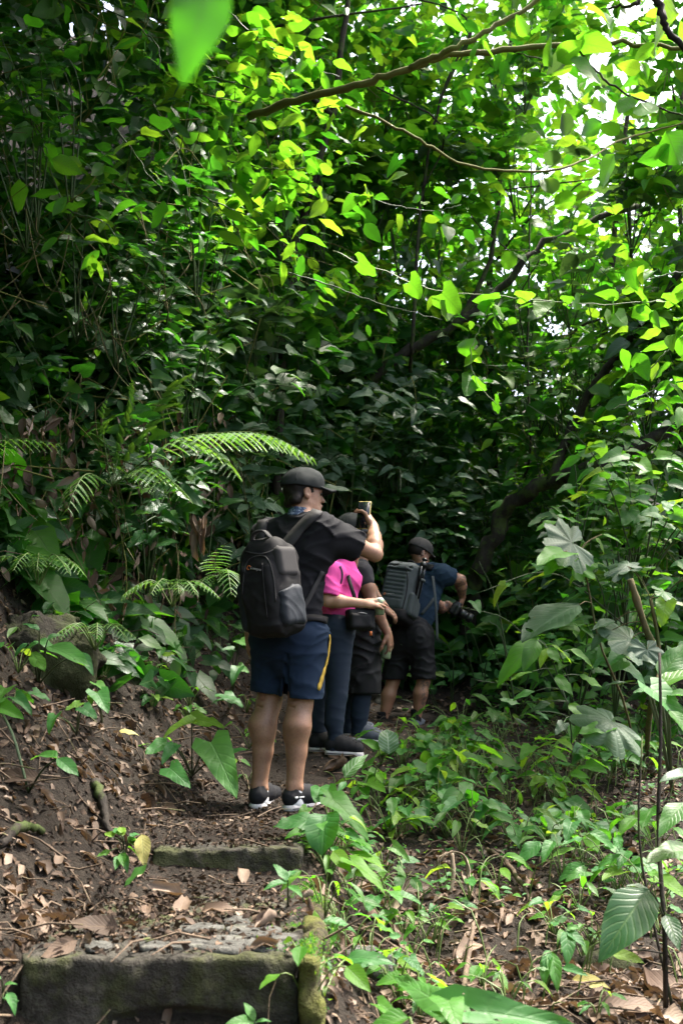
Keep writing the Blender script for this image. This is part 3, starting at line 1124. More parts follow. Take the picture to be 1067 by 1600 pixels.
# right of the shoes
g0 = ground_at(520, 1330)
hero_plant('heart_leaf_plant', 'sunlit heart-leaved plant crowding the black running shoes', 'plant', g0, [
    (500, 1278, 428, 1287, 4.15, -.05, 'lance', H, 1.7), (512, 1272, 497, 1312, 4.1, -.14, 'round', H, .95), (500, 1230, 492, 1256, 4.45, -.12, 'heart', H, 1.0),
    (512, 1235, 532, 1262, 4.4, -.1, 'heart', B, .9), (520, 1250, 590, 1300, 4.2, -.15, 'heart', B, .75), (540, 1300, 590, 1325, 4.1, -.1, 'heart', H, .7),
    (545, 1330, 600, 1345, 4.0, -.1, 'lance', B, 1.4), (520, 1330, 545, 1352, 3.95, -.1, 'ovate', B, 1.0), (548, 1345, 615, 1380, 3.9, -.14, 'heart', B, .6),
    (480, 1262, 462, 1278, 4.2, -.06, 'heart', H, 1.0)], 'stem_pale')
g0 = ground_at(540, 1235)
hero_plant('striped_leaf_plant', 'single upright leaf striped pale between the hikers\' shoes', 'plant', g0, [
    (538, 1215, 568, 1172, 4.75, .02, 'ovate', Pv, 1.0), (540, 1222, 528, 1236, 4.7, -.05, 'ovate', H, .9)], 'stem_pale')
g0 = ground_at(595, 1195)
hero_plant('striped_leaf_plant', 'two broad striped leaves in front of the grey shoes', 'plant', g0, [
    (592, 1172, 568, 1150, 5.6, .0, 'ovate', B, 1.0), (607, 1178, 607, 1140, 5.6, .0, 'round', Pv, 1.0)], 'stem_pale')
# foreground, lower right
g0 = ground_at(505, 1560)
hero_plant('broad_leaf_plant', 'broad glossy leaves against the mossy side of the steps', 'plant', g0, [
    (500, 1480, 492, 1420, 3.15, .05, 'ovate', B, .8), (510, 1485, 528, 1440, 3.1, .02, 'ovate', H, .8), (500, 1490, 520, 1525, 3.05, -.06, 'ovate', H, .8),
    (540, 1498, 612, 1488, 3.05, -.05, 'ovate', H, .8), (505, 1440, 555, 1436, 3.2, 0, 'lance', H, 1.3), (495, 1470, 520, 1470, 3.1, -.05, 'lance', H, 1.3)], 'stem_pale')
g0 = px(700, 1680, 2.45); g0[2] = ground_z(np.array([g0[0]]), np.array([2.45]))[0]
hero_plant('arrow_leaf_plant', 'large arrow-shaped leaf plant in the bottom foreground', 'plant', g0, [
    (690, 1570, 612, 1518, 2.45, .12, 'arrow', H, .85), (700, 1565, 716, 1592, 2.4, -.1, 'arrow', H, 1.3), (745, 1580, 925, 1598, 2.4, -.04, 'arrow', H, .6),
    (590, 1570, 632, 1590, 2.5, -.05, 'heart', B, .9), (640, 1590, 560, 1605, 2.45, -.05, 'ovate', B, .8)], 'stem_pale', .006)
g0 = ground_at(855, 1545)
hero_plant('seedling', 'drooping narrow-leaved seedling on the dead leaves', 'plant', g0, [
    (860, 1490, 842, 1522, 3.4, -.08, 'lance', H, 1.2), (860, 1488, 872, 1530, 3.4, -.1, 'lance', H, 1.2), (858, 1485, 850, 1505, 3.4, -.06, 'lance', H, 1.2),
    (885, 1455, 915, 1475, 3.5, -.05, 'ovate', H, 1.0), (885, 1455, 890, 1490, 3.5, -.1, 'lance', H, 1.3), (885, 1450, 905, 1445, 3.5, 0, 'ovate', H, .9),
    (878, 1512, 918, 1520, 3.4, -.05, 'ovate', H, .8)], r=.003)
# tall dark stems with big hanging leaves at the right edge
g0 = ground_at(1040, 1590)
ex = [(spline([g0, px(1038, 1450, 3.2), px(1028, 1300, 3.35), px(1032, 1150, 3.4), px(1030, 1020, 3.45)], 12), .009, .005),
      (spline([g0 + np.array([.04, .05, 0]), px(1000, 1330, 3.5), px(1003, 1150, 3.6)], 10), .006, .003)]
hero_plant('tall_shrub', 'tall dark-stemmed shrub with a drooping torn leaf over the dead leaves', 'shrub', g0, [
    (1012, 1390, 946, 1476, 3.15, -.16, 'ovate', D_, 1.0), (1015, 1392, 980, 1378, 3.2, .0, 'ovate', Hb, 1.0), (1075, 1330, 1008, 1322, 3.2, -.1, 'heart', D_, .95),  # dark green on the hanging leaves stands for shade
    (1075, 1215, 1032, 1200, 3.3, -.05, 'heart', Hb, 1.1), (1070, 1255, 1030, 1285, 3.2, -.1, 'ovate', Gm, .9), (1040, 1430, 1062, 1478, 3.1, -.1, 'ovate', D_, .9),
    (1020, 1260, 1000, 1290, 3.5, -.1, 'ovate', Gm, .9), (955, 1490, 1005, 1498, 3.2, -.05, 'lance', H, 1.4)], 'bark', .004, ex)
g0 = ground_at(1050, 1240)
hero_plant('big_leaf_plant', 'plant with huge ribbed glossy leaf at the frame edge above the torn leaf', 'plant', g0, [
    (1015, 1075, 1090, 1140, 3.9, -.12, 'heart', H, 1.0), (1010, 1078, 985, 1080, 3.9, 0, 'heart', H, 1.0), (1030, 1070, 1100, 1030, 4.1, 0, 'ovate', Gm, 1.0),
    (1045, 1110, 1085, 1150, 3.8, -.1, 'ovate', B, .8), (1030, 1060, 1075, 1000, 4.2, .05, 'ovate', Gm, .9), (1040, 1085, 1100, 1085, 3.9, -.1, 'ovate', Gm, .9)], 'stem', .007)
# lobed-leaf shrub catching light
g0 = ground_at(1010, 1180)
cane = spline([g0, px(1015, 1110, 5.2), px(1030, 1045, 5.2), px(1006, 975, 5.15), px(984, 905, 5.1)], 18)
cr = np.full(18, .016)
cr[[6, 11, 15]] = .021
mbx = [(cane, .015, .012), (spline([g0 + np.array([-.05, .1, 0]), px(975, 1100, 5.4), px(935, 1000, 5.4), px(915, 900, 5.35), px(893, 850, 5.3)], 12), .008, .004),
       (spline([px(1030, 1045, 5.2), px(1028, 1000, 5.2), px(1016, 935, 5.2)], 6), .012, .010)]
e = hero_plant('lobed_leaf_shrub', 'shrub of broken canes with big pale lobed leaves catching light', 'shrub', g0, [
    (893, 848, 842, 842, 5.2, -.05, 'palm', Hb, 1.5), (880, 862, 838, 862, 5.1, -.2, 'heart', B, 1.0), (895, 880, 918, 850, 5.35, .05, 'palm', B, 1.2),
    (870, 815, 838, 818, 5.35, -.05, 'ovate', B, 1.2), (870, 805, 912, 816, 5.4, 0, 'lance', B, 1.3), (880, 865, 845, 902, 5.2, -.1, 'heart', B, 1.0),
    (980, 885, 948, 868, 5.3, .05, 'palm', Hb, 1.6), (990, 890, 1018, 880, 5.3, -.1, 'palm', Hb, 1.4), (905, 945, 812, 982, 5.2, -.15, 'lance', Hb, 2.0),
    (960, 970, 925, 978, 5.2, -.03, 'ovate', Hb, 1.2), (985, 1000, 950, 1008, 5.15, -.1, 'palm', Hb, 1.4), (1010, 1015, 1022, 1050, 5.1, -.05, 'palm', Hb, 1.2),
    (955, 985, 920, 1000, 5.2, -.05, 'lance', Hb, 1.4), (1035, 925, 1065, 935, 5.2, 0, 'palm', Gm, 1.2), (1040, 940, 1030, 985, 5.1, -.05, 'heart', Gm, 1.0),
    (940, 835, 975, 845, 5.4, 0, 'lance', B, 1.3), (930, 840, 950, 862, 5.4, 0, 'ovate', B, 1.0), (980, 1068, 945, 1066, 5.1, 0, 'ovate', Hb, .8)], 'cane', .004, mbx)
mb = MB(); mb.tube(cane, cr, 8)
obj('cane', mb.mesh('cane', M['cane'], off=g0), e)
# lobed leaf below it
g0 = ground_at(975, 1215)
hero_plant('lobed_leaf_seedling', 'low plant with one pale splayed lobed leaf under the broken canes', 'plant', g0, [
    (955, 1128, 915, 1140, 5.0, -.1, 'palm', Hb, 1.6), (950, 1132, 895, 1145, 5.0, -.05, 'heart', B, .9), (985, 1180, 1010, 1190, 5.0, 0, 'ovate', B, .9)], 'stem_pale')
# sapling
g0 = ground_at(893, 1195)
ex = [(spline([g0, px(890, 1120, 5.6), px(872, 1060, 5.6), px(860, 1022, 5.55)], 10), .005, .003)]
hero_plant('sapling', 'slender sapling with a fan of yellow-green leaves on the shady slope', 'sapling', g0, [
    (840, 998, 775, 1050, 5.5, -.15, 'ovate', B, .75), (838, 1000, 818, 1045, 5.45, -.1, 'ovate', Gm, .9), (858, 1012, 840, 1032, 5.5, -.1, 'ovate', B, .9),
    (858, 1012, 872, 1034, 5.45, -.1, 'ovate', B, .9), (862, 1008, 898, 1026, 5.55, 0, 'ovate', B, .8), (890, 1015, 930, 1038, 5.6, 0, 'ovate', H, .8),
    (868, 1055, 895, 1085, 5.4, -.12, 'ovate', B, .8), (830, 1050, 795, 1058, 5.5, 0, 'lance', H, 1.4), (905, 1055, 942, 1072, 5.6, 0, 'lance', B, 1.3),
    (888, 1100, 920, 1120, 5.5, -.1, 'ovate', Gm, .9), (860, 1098, 828, 1105, 5.5, 0, 'ovate', Hb, .9), (880, 1130, 865, 1150, 5.4, -.05, 'heart', Hb, 1.0),
    (835, 1080, 800, 1085, 5.55, 0, 'lance', H, 1.4), (812, 1100, 780, 1090, 5.6, 0, 'lance', H, 1.4), (835, 1112, 862, 1120, 5.5, 0, 'lance', H, 1.3)], 'stem', .003, ex)

# blurred leaves close to the lens
tw = px(300, -60, .62)
e = empty('overhanging_twig', tw)
tag(e, 'blurred bright leaf dangling close to the lens from above', 'twig')
leaf(e, tw, 'ovate', Gm, px(330, -35, .62), px(275, 138, .6) - px(330, -35, .62), np.array([.25, -.9, .3]), .078, 1.0, 1)
leaf(e, tw, 'ovate', B, px(350, -50, .64), px(330, 45, .66) - px(350, -50, .64), np.array([.7, -.6, .3]), .045, 1.0, 0)
stems(e, tw, [(np.array([px(420, -160, .68), tw, px(335, -38, .62)]), .0012, .0008)], 'stem_pale')

# ---------------------------------------------------------------- ferns
def fern_parts(e, base, path, n_pin, plen, mat='fern', droop=.25, upv=(0, 0, 1)):
    pts = spline(path, 24)
    fr = stems(e, base, [(pts, .0045, .0012)], 'stem_pale', 'frond')
    T = nrm(np.gradient(pts, axis=0))
    for i in range(n_pin):
        t = .16 + .83 * (i + .5) / n_pin
        k = t * 23
        a = int(min(k, 22)); f = k - a
        p = pts[a] * (1 - f) + pts[a + 1] * f
        d = T[a]
        s = nrm(np.cross(d, upv))
        L = plen * (math.sin(math.pi * min(1, (1 - t) * .85 + .15) ** .8) ** .6 * (1 - t) ** .35 + .05)
        for sd in (-1, 1):
            dirn = nrm(s * sd + d * .55 - np.array([0, 0, droop]) + rng.normal(0, .04, 3))
            o = bpy.data.objects.new('pinna', PIN)
            o.matrix_local = Matrix.Translation(Vector(p - base)) @ orient(dirn, np.asarray(upv, float) + rng.normal(0, .1, 3)) @ Matrix.Diagonal((L, L, L, 1))
            COL.objects.link(o)
            o.parent = fr


def pinna_mesh():
    v, q, uv = [], [], []
    n = 15
    for i in range(n):
        t = (i + .5) / n
        w = .17 * (1 - t) ** .6 * min(1, t * 6 + .4)
        hw = .5 / n * .92
        z = -.25 * t * t
        for sd in (-1, 1):
            b = len(v)
            v += [(0, t - hw, z), (sd * w * .55, t - hw + w * .25, z - .02), (sd * w, t + w * .5, z - .05), (sd * w * .5, t + hw + w * .25, z - .02), (0, t + hw, z)]
            uv += [(.5, t)] * 5
            q += [(b, b + 1, b + 3, b + 4) if sd > 0 else (b + 4, b + 3, b + 1, b)]
            q += [(b + 1, b + 2, b + 3, b + 3)] if False else []
    tri = []
    for i in range(0, len(v), 5):
        sd = 1 if v[i + 2][0] > 0 else -1
        tri.append((i + 1, i + 2, i + 3) if sd > 0 else (i + 3, i + 2, i + 1))
    return mesh_np('pinna', np.array(v), [np.array(q), np.array(tri)], M['fern'], True, np.array(uv))


PIN = pinna_mesh()
root = px(175, 760, 5.6)
e = empty('fern', root)
tag(e, 'large arching fern whose frond reaches over the black cap', 'fern')
fern_parts(e, root, [root, px(270, 690, 5.3), px(350, 676, 5.0), px(420, 680, 4.75), px(494, 718, 4.6)], 26, .19, droop=.4)
fern_parts(e, root, [px(262, 694, 5.32), px(300, 690, 5.2), px(345, 712, 5.0), px(372, 745, 4.9)], 13, .16, droop=.3)
fern_parts(e, root, [root, px(215, 690, 5.6), px(255, 620, 5.7), px(300, 585, 5.7)], 14, .26, droop=.1)
fern_parts(e, root, [root, px(190, 690, 5.6), px(205, 640, 5.6), px(210, 595, 5.6)], 13, .20, droop=.1)
fern_parts(e, root, [root, px(165, 700, 5.7), px(160, 660, 5.7), px(168, 625, 5.7)], 11, .15, droop=.1)
fern_parts(e, root, [root, px(225, 730, 5.4), px(260, 745, 5.2), px(290, 775, 5.0)], 12, .22, droop=.4)
fern_parts(e, root, [root, px(140, 740, 5.3), px(120, 760, 5.1), px(105, 800, 5.0)], 10, .17, droop=.4)
root = px(-90, 760, 4.4)
e = empty('fern', root)
tag(e, 'bright fern frond poking in from beyond the dark bank', 'fern')
fern_parts(e, root, [root, px(-50, 705, 4.4), px(20, 685, 4.3), px(98, 694, 4.2)], 16, .13, droop=.35)
root = px(345, 900, 5.9)
e = empty('fern', root)
tag(e, 'small fern growing low behind the black backpack', 'fern')
fern_parts(e, root, [root, px(335, 880, 5.8), px(352, 850, 5.7)], 10, .12)
fern_parts(e, root, [root, px(355, 890, 5.8), px(362, 930, 5.6)], 10, .12)
fern_parts(e, root, [root, px(325, 900, 5.8), px(312, 915, 5.6)], 9, .10)

for (u, v, Y, L, lab) in [(60, 905, 5.2, .16, 'dark little fern drooping above the mossy boulder'), 
                          (270, 935, 5.6, .14, 'dark fern low on the bank beside the hanging dry leaves'), (150, 1000, 4.9, .12, 'tiny fern on the earth next to the mossy boulder')
                          ]:
    root = px(u, v, Y)
    gz = float(ground_z(root[:1], root[1:2])[0])
    root[2] = max(gz, root[2] - .05)
    e = empty('fern', root)
    tag(e, lab, 'fern', 'small ferns on the bank')
    for k in range(6):
        a = -2.9 + k * .5 + rng.normal(0, .15)
        d = np.array([math.cos(a), math.sin(a), 0]) * L * 1.6
        fern_parts(e, root, [root, root + d * .5 + np.array([0, 0, L * 1.0]), root + d + np.array([0, 0, L * .75]), root + d * 1.35 + np.array([0, 0, L * .3])], 10, L * .55, droop=.3)

# ---------------------------------------------------------------- trees, boughs and climbers
def tubes_thing(name, label, cat, chains, mat, group=None, partname='trunk', k=8):
    base = np.asarray(chains[0][0][0], float)
    e = empty(name, base)
    tag(e, label, cat, group)
    for i, (pts, r0, r1) in enumerate(chains):
        P = spline(pts, 6 * len(pts))
        P[1:-1] += rng.normal(0, max(r0 * .25, .004), P[1:-1].shape)
        mb = MB(); mb.tube(P, np.linspace(r0, r1, len(P)) * rng.uniform(.9, 1.12, len(P)), k)
        nm = partname if i == 0 else 'limb'
        obj(nm, mb.mesh(nm, M[mat], off=base), e)
    return e, base


def crown_on(e, base, paths, n, size, kind, mat, spread=.25, nm='leaf', up=(0, .2, 1)):
    """leaves standing along limbs, each one a part"""
    for _ in range(n):
        P = paths[rng.integers(len(paths))]
        k = rng.integers(len(P) // 3, len(P))
        p = P[k] + rng.normal(0, spread, 3)
        if gap(p)[0]: continue
        y = nrm(rng.normal(0, 1, 3) * np.array([1, .8, .4]) + np.array([0, -.2, -.35]))
        leaf(e, base, kind, mat, p, y, np.asarray(up) + rng.normal(0, .4, 3), size * rng.uniform(.6, 1.3), 1.0, None, nm)


P1 = [px(1160, 630, 8.2), px(1040, 672, 8.3), px(930, 728, 8.6), px(860, 752, 9.0), px(790, 800, 9.4), px(745, 900, 9.6), px(725, 1010, 9.8)]
e, b = tubes_thing('tree', 'thick dark trunk arching low across the shade behind the lobed leaves', 'tree', [(P1[::-1], .085, .055), ([P1[3], px(905, 640, 9), px(960, 560, 8.8), px(1030, 480, 8.5), px(1110, 350, 8.4)], .05, .03)], 'bark')
crown_on(e, b, [spline(P1, 30)], 75, .2, 'heart', 'leaf_dark', .3)
crown_on(e, b, [spline([px(960, 560, 8.8), px(1030, 480, 8.5), px(1110, 350, 8.4)], 20)], 40, .16, 'ovate', 'leaf_mid', .45)
T2 = [px(560, 610, 9.9), px(640, 548, 9.8), px(720, 500, 9.8), px(790, 440, 9.8), px(850, 380, 9.8), px(1000, 320, 9.9)]
e, b = tubes_thing('tree', 'slanting dark bough rising through the middle of the thicket', 'tree', [(T2, .06, .03), ([T2[2], px(760, 420, 9.9), px(780, 330, 10)], .03, .015)], 'bark')
crown_on(e, b, [spline(T2, 30)], 70, .17, 'ovate', 'leaf_mid', .45)
for i, (pp, r0, lab) in enumerate([
        ([(828, 700, 9.6), (824, 560, 9.7), (826, 420, 9.8), (830, 250, 10)], .014, 'thin upright trunk standing behind the hanging bright vine'),
        ([(945, 800, 10.5), (940, 600, 10.5), (955, 400, 10.6), (985, 150, 10.8)], .05, 'slim tree trunk rising into the bright canopy'),
        ([(1060, 760, 10), (1075, 520, 10.2), (1060, 250, 10.4), (1080, 20, 10.6)], .045, 'slim trunk at the frame edge in the bright canopy'),
        ([(770, 640, 11), (765, 420, 11.2), (790, 200, 11.4), (800, -40, 11.6)], .045, 'pale slim trunk deep in the thicket beyond the slanting bough'),
        ([(645, 520, 9), (660, 300, 9), (690, 150, 8.8), (735, 50, 8.6)], .02, 'dark trunk bending towards the mossy bough'),
        ([(440, 560, 8.6), (470, 350, 8.6), (520, 180, 8.5), (545, -30, 8.5)], .05, 'dark trunk hidden by the yellow-green leaves'),
        ([(560, 700, 10.4), (585, 500, 10.5), (600, 250, 10.7), (590, -30, 10.9)], .03, 'trunk in the shade above the person in black')]):
    pts = [px(*p) for p in pp]
    q0 = pts[0].copy(); q0[2] = float(ground_z(np.array([q0[0]]), np.array([q0[1]]))[0]) - .1
    if i in (4, 0): q0 = pts[0] + np.array([0, .4, -.25])
    if q0[2] > pts[0][2]: q0 = pts[0] - np.array([0, 0, .2])
    e, b = tubes_thing('tree', lab, 'tree', [([q0] + pts, r0, r0 * .5), ([pts[2], pts[2] + np.array([rng.uniform(-.9, .9), -.3, .6]), pts[2] + np.array([rng.uniform(-1.5, 1.5), -.5, .8])], r0 * .45, .008),
                                             ([pts[1], pts[1] + np.array([rng.uniform(-.7, .7), -.3, .5]), pts[1] + np.array([rng.uniform(-1.2, 1.2), -.4, .9])], r0 * .4, .008)], 'bark')
    crown_on(e, b, [spline(pts[1:], 24)], 90, .15, ('ovate', 'heart')[i % 2], ('leaf_mid', 'leaf_bright', 'leaf_bright', 'leaf_mid', 'leaf_mid', 'leaf_mid', 'leaf_dark')[i], .55)

e, b = tubes_thing('mossy_bough', 'moss-covered bough slanting across the bright canopy', 'branch',
                   [([px(390, 182, 5.9), px(470, 156, 5.6), px(560, 132, 5.4), px(640, 106, 5.3), px(700, 88, 5.3), px(840, 72, 5.3), px(960, 66, 5.3), px(1090, 80, 5.3)], .026, .012),
                    ([px(640, 106, 5.3), px(710, 75, 5.2), px(790, 32, 5.2), px(900, -40, 5.2)], .020, .012)], 'bark_mossy', None, 'bough')
crown_on(e, b, [spline([px(700, 88, 5.4), px(840, 72, 5.4), px(960, 66, 5.4), px(1090, 80, 5.4)], 24)], 30, .15, 'ovate', 'leaf_bright', .2)
e, b = tubes_thing('mossy_liana', 'thin mossy liana sagging below the mossy bough', 'vine',
                   [([px(540, 165, 5.5), px(600, 190, 5.5), px(660, 222, 5.5), px(730, 258, 5.6), px(830, 268, 5.7), px(900, 255, 5.8), px(980, 215, 6.5), px(1080, 190, 6.6)], .010, .006)], 'bark_mossy', None, 'stem', 6)
e, b = tubes_thing('dark_bough', 'dark bare bough curving out of the upper frame edge', 'branch',
                   [([px(1000, -40, 4.2), px(1030, 10, 4.2), px(1045, 50, 4.2), px(1090, 95, 4.2)], .020, .014), ([px(1000, 2, 4.2), px(985, 8, 4.2), px(950, 14, 4.25)], .012, .006)], 'bark', None, 'bough')
e, b = tubes_thing('leafy_bough', 'slender bough with broad sunlit leaves in the upper corner', 'branch',
                   [([px(905, 80, 5.2), px(935, 115, 5.2), px(985, 150, 5.2), px(1090, 190, 5.2)], .007, .005), ([px(900, 75, 5.2), px(870, 95, 5.2), px(800, 80, 5.3)], .005, .003)], 'bark', None, 'bough')
for (bu, bv, tu, tv, mt, ws) in [(870, 95, 905, 66, B, 1.2), (862, 105, 848, 66, B, 1.0), (905, 70, 850, 104, Hb, .9), (890, 70, 945, 60, B, 1.2), (760, 60, 728, 78, B, 1.0), (745, 62, 775, 86, B, 1.0),
                                 (915, 90, 925, 140, B, 1.2), (1060, 20, 995, 65, B, 1.2), (985, 150, 968, 178, B, 1.1), (1000, 160, 1020, 190, B, 1.0), (940, 190, 905, 210, Gm, 1.0),
                                 (960, 240, 935, 290, B, .9), (1040, 205, 1065, 260, B, 1.0), (900, 215, 870, 225, B, 1.0), (885, 130, 905, 165, B, 1.0), (1055, 240, 1000, 245, Gm, 1.0),
                                 (690, 30, 730, 45, B, 1.0), (825, 55, 805, 30, B, 1.0), (960, 30, 935, 50, B, 1.1), (1000, 110, 970, 100, B, 1.1)]:
    p0, p1 = px(bu, bv, 5.1), px(tu, tv, 5.1 + rng.uniform(-.1, .1))
    leaf(e, b, 'ovate', mt, p0, p1 - p0, np.array([0, .55, .8]) + rng.normal(0, .35, 3), np.linalg.norm(p1 - p0) * 1.1, ws * 1.25)

# hanging vine with round bright leaves
va = [px(520, 392, 5.6), px(600, 425, 5.6), px(690, 455, 5.55), px(770, 462, 5.5), px(860, 470, 5.5), px(960, 476, 5.5), px(1100, 460, 5.5)]
vb = [px(768, 462, 5.5), px(752, 510, 5.48), px(735, 545, 5.45), px(742, 590, 5.42), px(775, 632, 5.4)]
e, b = tubes_thing('vine', 'thin vine strung across the thicket with small bright round leaves', 'vine', [(va, .004, .003), (vb, .003, .002)], 'stem_pale', None, 'stem', 5)
for (bu, bv, tu, tv) in [(770, 470, 742, 462), (770, 475, 788, 490), (765, 480, 745, 475), (775, 490, 770, 510), (740, 545, 712, 540), (740, 548, 735, 575), (735, 555, 752, 562), (738, 590, 728, 615),
                         (740, 598, 758, 606), (772, 626, 780, 642), (810, 465, 832, 460), (850, 470, 840, 492), (880, 470, 895, 466), (1000, 476, 1002, 488), (960, 490, 975, 512), (955, 495, 940, 505), (700, 480, 690, 500),
                         (690, 458, 720, 486), (905, 470, 890, 478), (1040, 470, 1065, 462), (640, 440, 662, 462), (560, 410, 585, 425)]:
    p0, p1 = px(bu, bv, 5.5), px(tu, tv, 5.45)
    leaf(e, b, 'heart', 'leaf_bright', p0, p1 - p0, np.array([.1, .75, .6]) + rng.normal(0, .25, 3), np.linalg.norm(p1 - p0) * 1.25, 1.1)

# branches with yellow-green leaves lit from behind, upper middle
for i, (path, n, lab) in enumerate([
        ([(300, -40), (380, 40), (450, 90), (530, 120)], 26, 'uppermost spray of yellow-green leaves near the blurred leaf'),
        ([(330, 120), (400, 140), (460, 170), (535, 160)], 24, 'spray of yellow-green leaves at the root of the mossy bough'),
        ([(350, 250), (400, 260), (440, 265), (475, 262)], 22, 'spray of yellow-green leaves above the middle of the dark wall'),
        ([(300, 300), (370, 330), (420, 350), (455, 340)], 22, 'lower spray of yellow-green leaves on the dark wall'),
        ([(0, 120), (30, 165), (60, 200), (75, 240)], 16, 'spray of green leaves nearest the upper dark corner'),
        ([(60, 310), (110, 330), (160, 345), (190, 385)], 14, 'spray of green leaves hanging in the dark corner'),
        ([(180, 200), (210, 240), (230, 270), (260, 300)], 14, 'spray of dim green leaves under the blurred leaf'),
        ([(120, 0), (180, 20), (240, 60), (250, 110)], 14, 'spray of green leaves at the top of the dark wall'),
        ([(1100, 500), (1060, 530), (1030, 560), (1000, 590)], 24, 'bright spray at the frame edge above the arching trunk'),
        ([(1090, 590), (1050, 600), (1000, 620), (955, 640)], 20, 'lower bright spray pointing at the arching trunk'),
        ([(1090, 420), (1040, 430), (1000, 440), (960, 455)], 16, 'bright spray at the frame edge over the strung vine'),
        ([(430, 420), (500, 440), (580, 470), (690, 500)], 22, 'long spray of pointed leaves above the middle shade'),
        ([(540, 300), (610, 320), (670, 330), (720, 320)], 24, 'spray of broad leaves under the mossy liana')]):
    Yb = 6.0 if i < 4 else 5.2 if i < 8 else 5.6 if i < 11 else 6.8
    pts = spline([px(u, v, Yb) for u, v in path], 18)
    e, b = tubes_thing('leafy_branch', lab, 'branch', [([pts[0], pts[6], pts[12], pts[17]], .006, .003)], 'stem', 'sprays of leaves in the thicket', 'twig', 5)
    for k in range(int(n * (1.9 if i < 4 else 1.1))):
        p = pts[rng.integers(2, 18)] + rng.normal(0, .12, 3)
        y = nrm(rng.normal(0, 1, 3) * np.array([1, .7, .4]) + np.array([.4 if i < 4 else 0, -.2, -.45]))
        mt = 'leaf_bright' if (i < 4 or 8 <= i < 11 or rng.random() < .25) else 'leaf_mid'  # sunlit sprays take the brighter leaf colour
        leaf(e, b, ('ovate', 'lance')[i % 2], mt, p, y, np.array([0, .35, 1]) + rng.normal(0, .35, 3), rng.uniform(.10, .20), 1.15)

# ---------------------------------------------------------------- shrubs of the thicket
def wall_depth(u, v):
    d = np.interp(u, [-500, 0, 180, 330, 480, 600, 750, 900, 1067, 1500], [4.4, 5.7, 6.3, 7.2, 8.8, 9.7, 10.2, 9.6, 8.6, 6.6])
    return d + np.interp(v, [-500, 0, 400, 800, 1000], [-1.0, -.6, .0, .0, .1])


def shrub(u, v, Y, n, size, kind, mat, spread, label, group):
    c = px(u, v, Y)
    root = c + np.array([rng.uniform(-.2, .2), .55, -.75])
    e = empty('shrub', root)
    tag(e, label, 'shrub', group)
    ch, paths = [], []
    for k in range(5):
        tip = c + rng.normal(0, 1, 3) * np.array([spread, spread * .5, spread * .8])
        tip[1] = min(tip[1], c[1] + .1)
        P = spline([root, (root + tip) / 2 + np.array([rng.uniform(-.1, .1), .0, .25]), tip], 10)
        paths.append(P); ch.append((P, .007, .002))
    stems(e, root, ch, 'stem', k=4)
    for k in range(n):
        P = paths[k % 5]
        t = rng.integers(3, 10)
        sd = 1 if (k // 5) % 2 else -1
        d = nrm(P[min(t + 1, 9)] - P[t - 1])
        s = nrm(np.cross(d, (0, 0, 1)))
        y = nrm(s * sd * .9 + d * .5 + rng.normal(0, .3, 3) + np.array([0, -.25, -.25]))
        p = P[t] + y * rng.uniform(.01, .06) + rng.normal(0, .05, 3)
        if gap(p)[0] and (p[2] < 2.7 or rng.random() > .35): continue
        leaf(e, root, kind, mat, p, y, np.array([0, -.65 if (v > 520 or u < 280) else rng.choice([.2, .2, -.6]), .9]) + rng.normal(0, .35, 3), size * rng.uniform(.6, 1.25), rng.uniform(.9, 1.15))


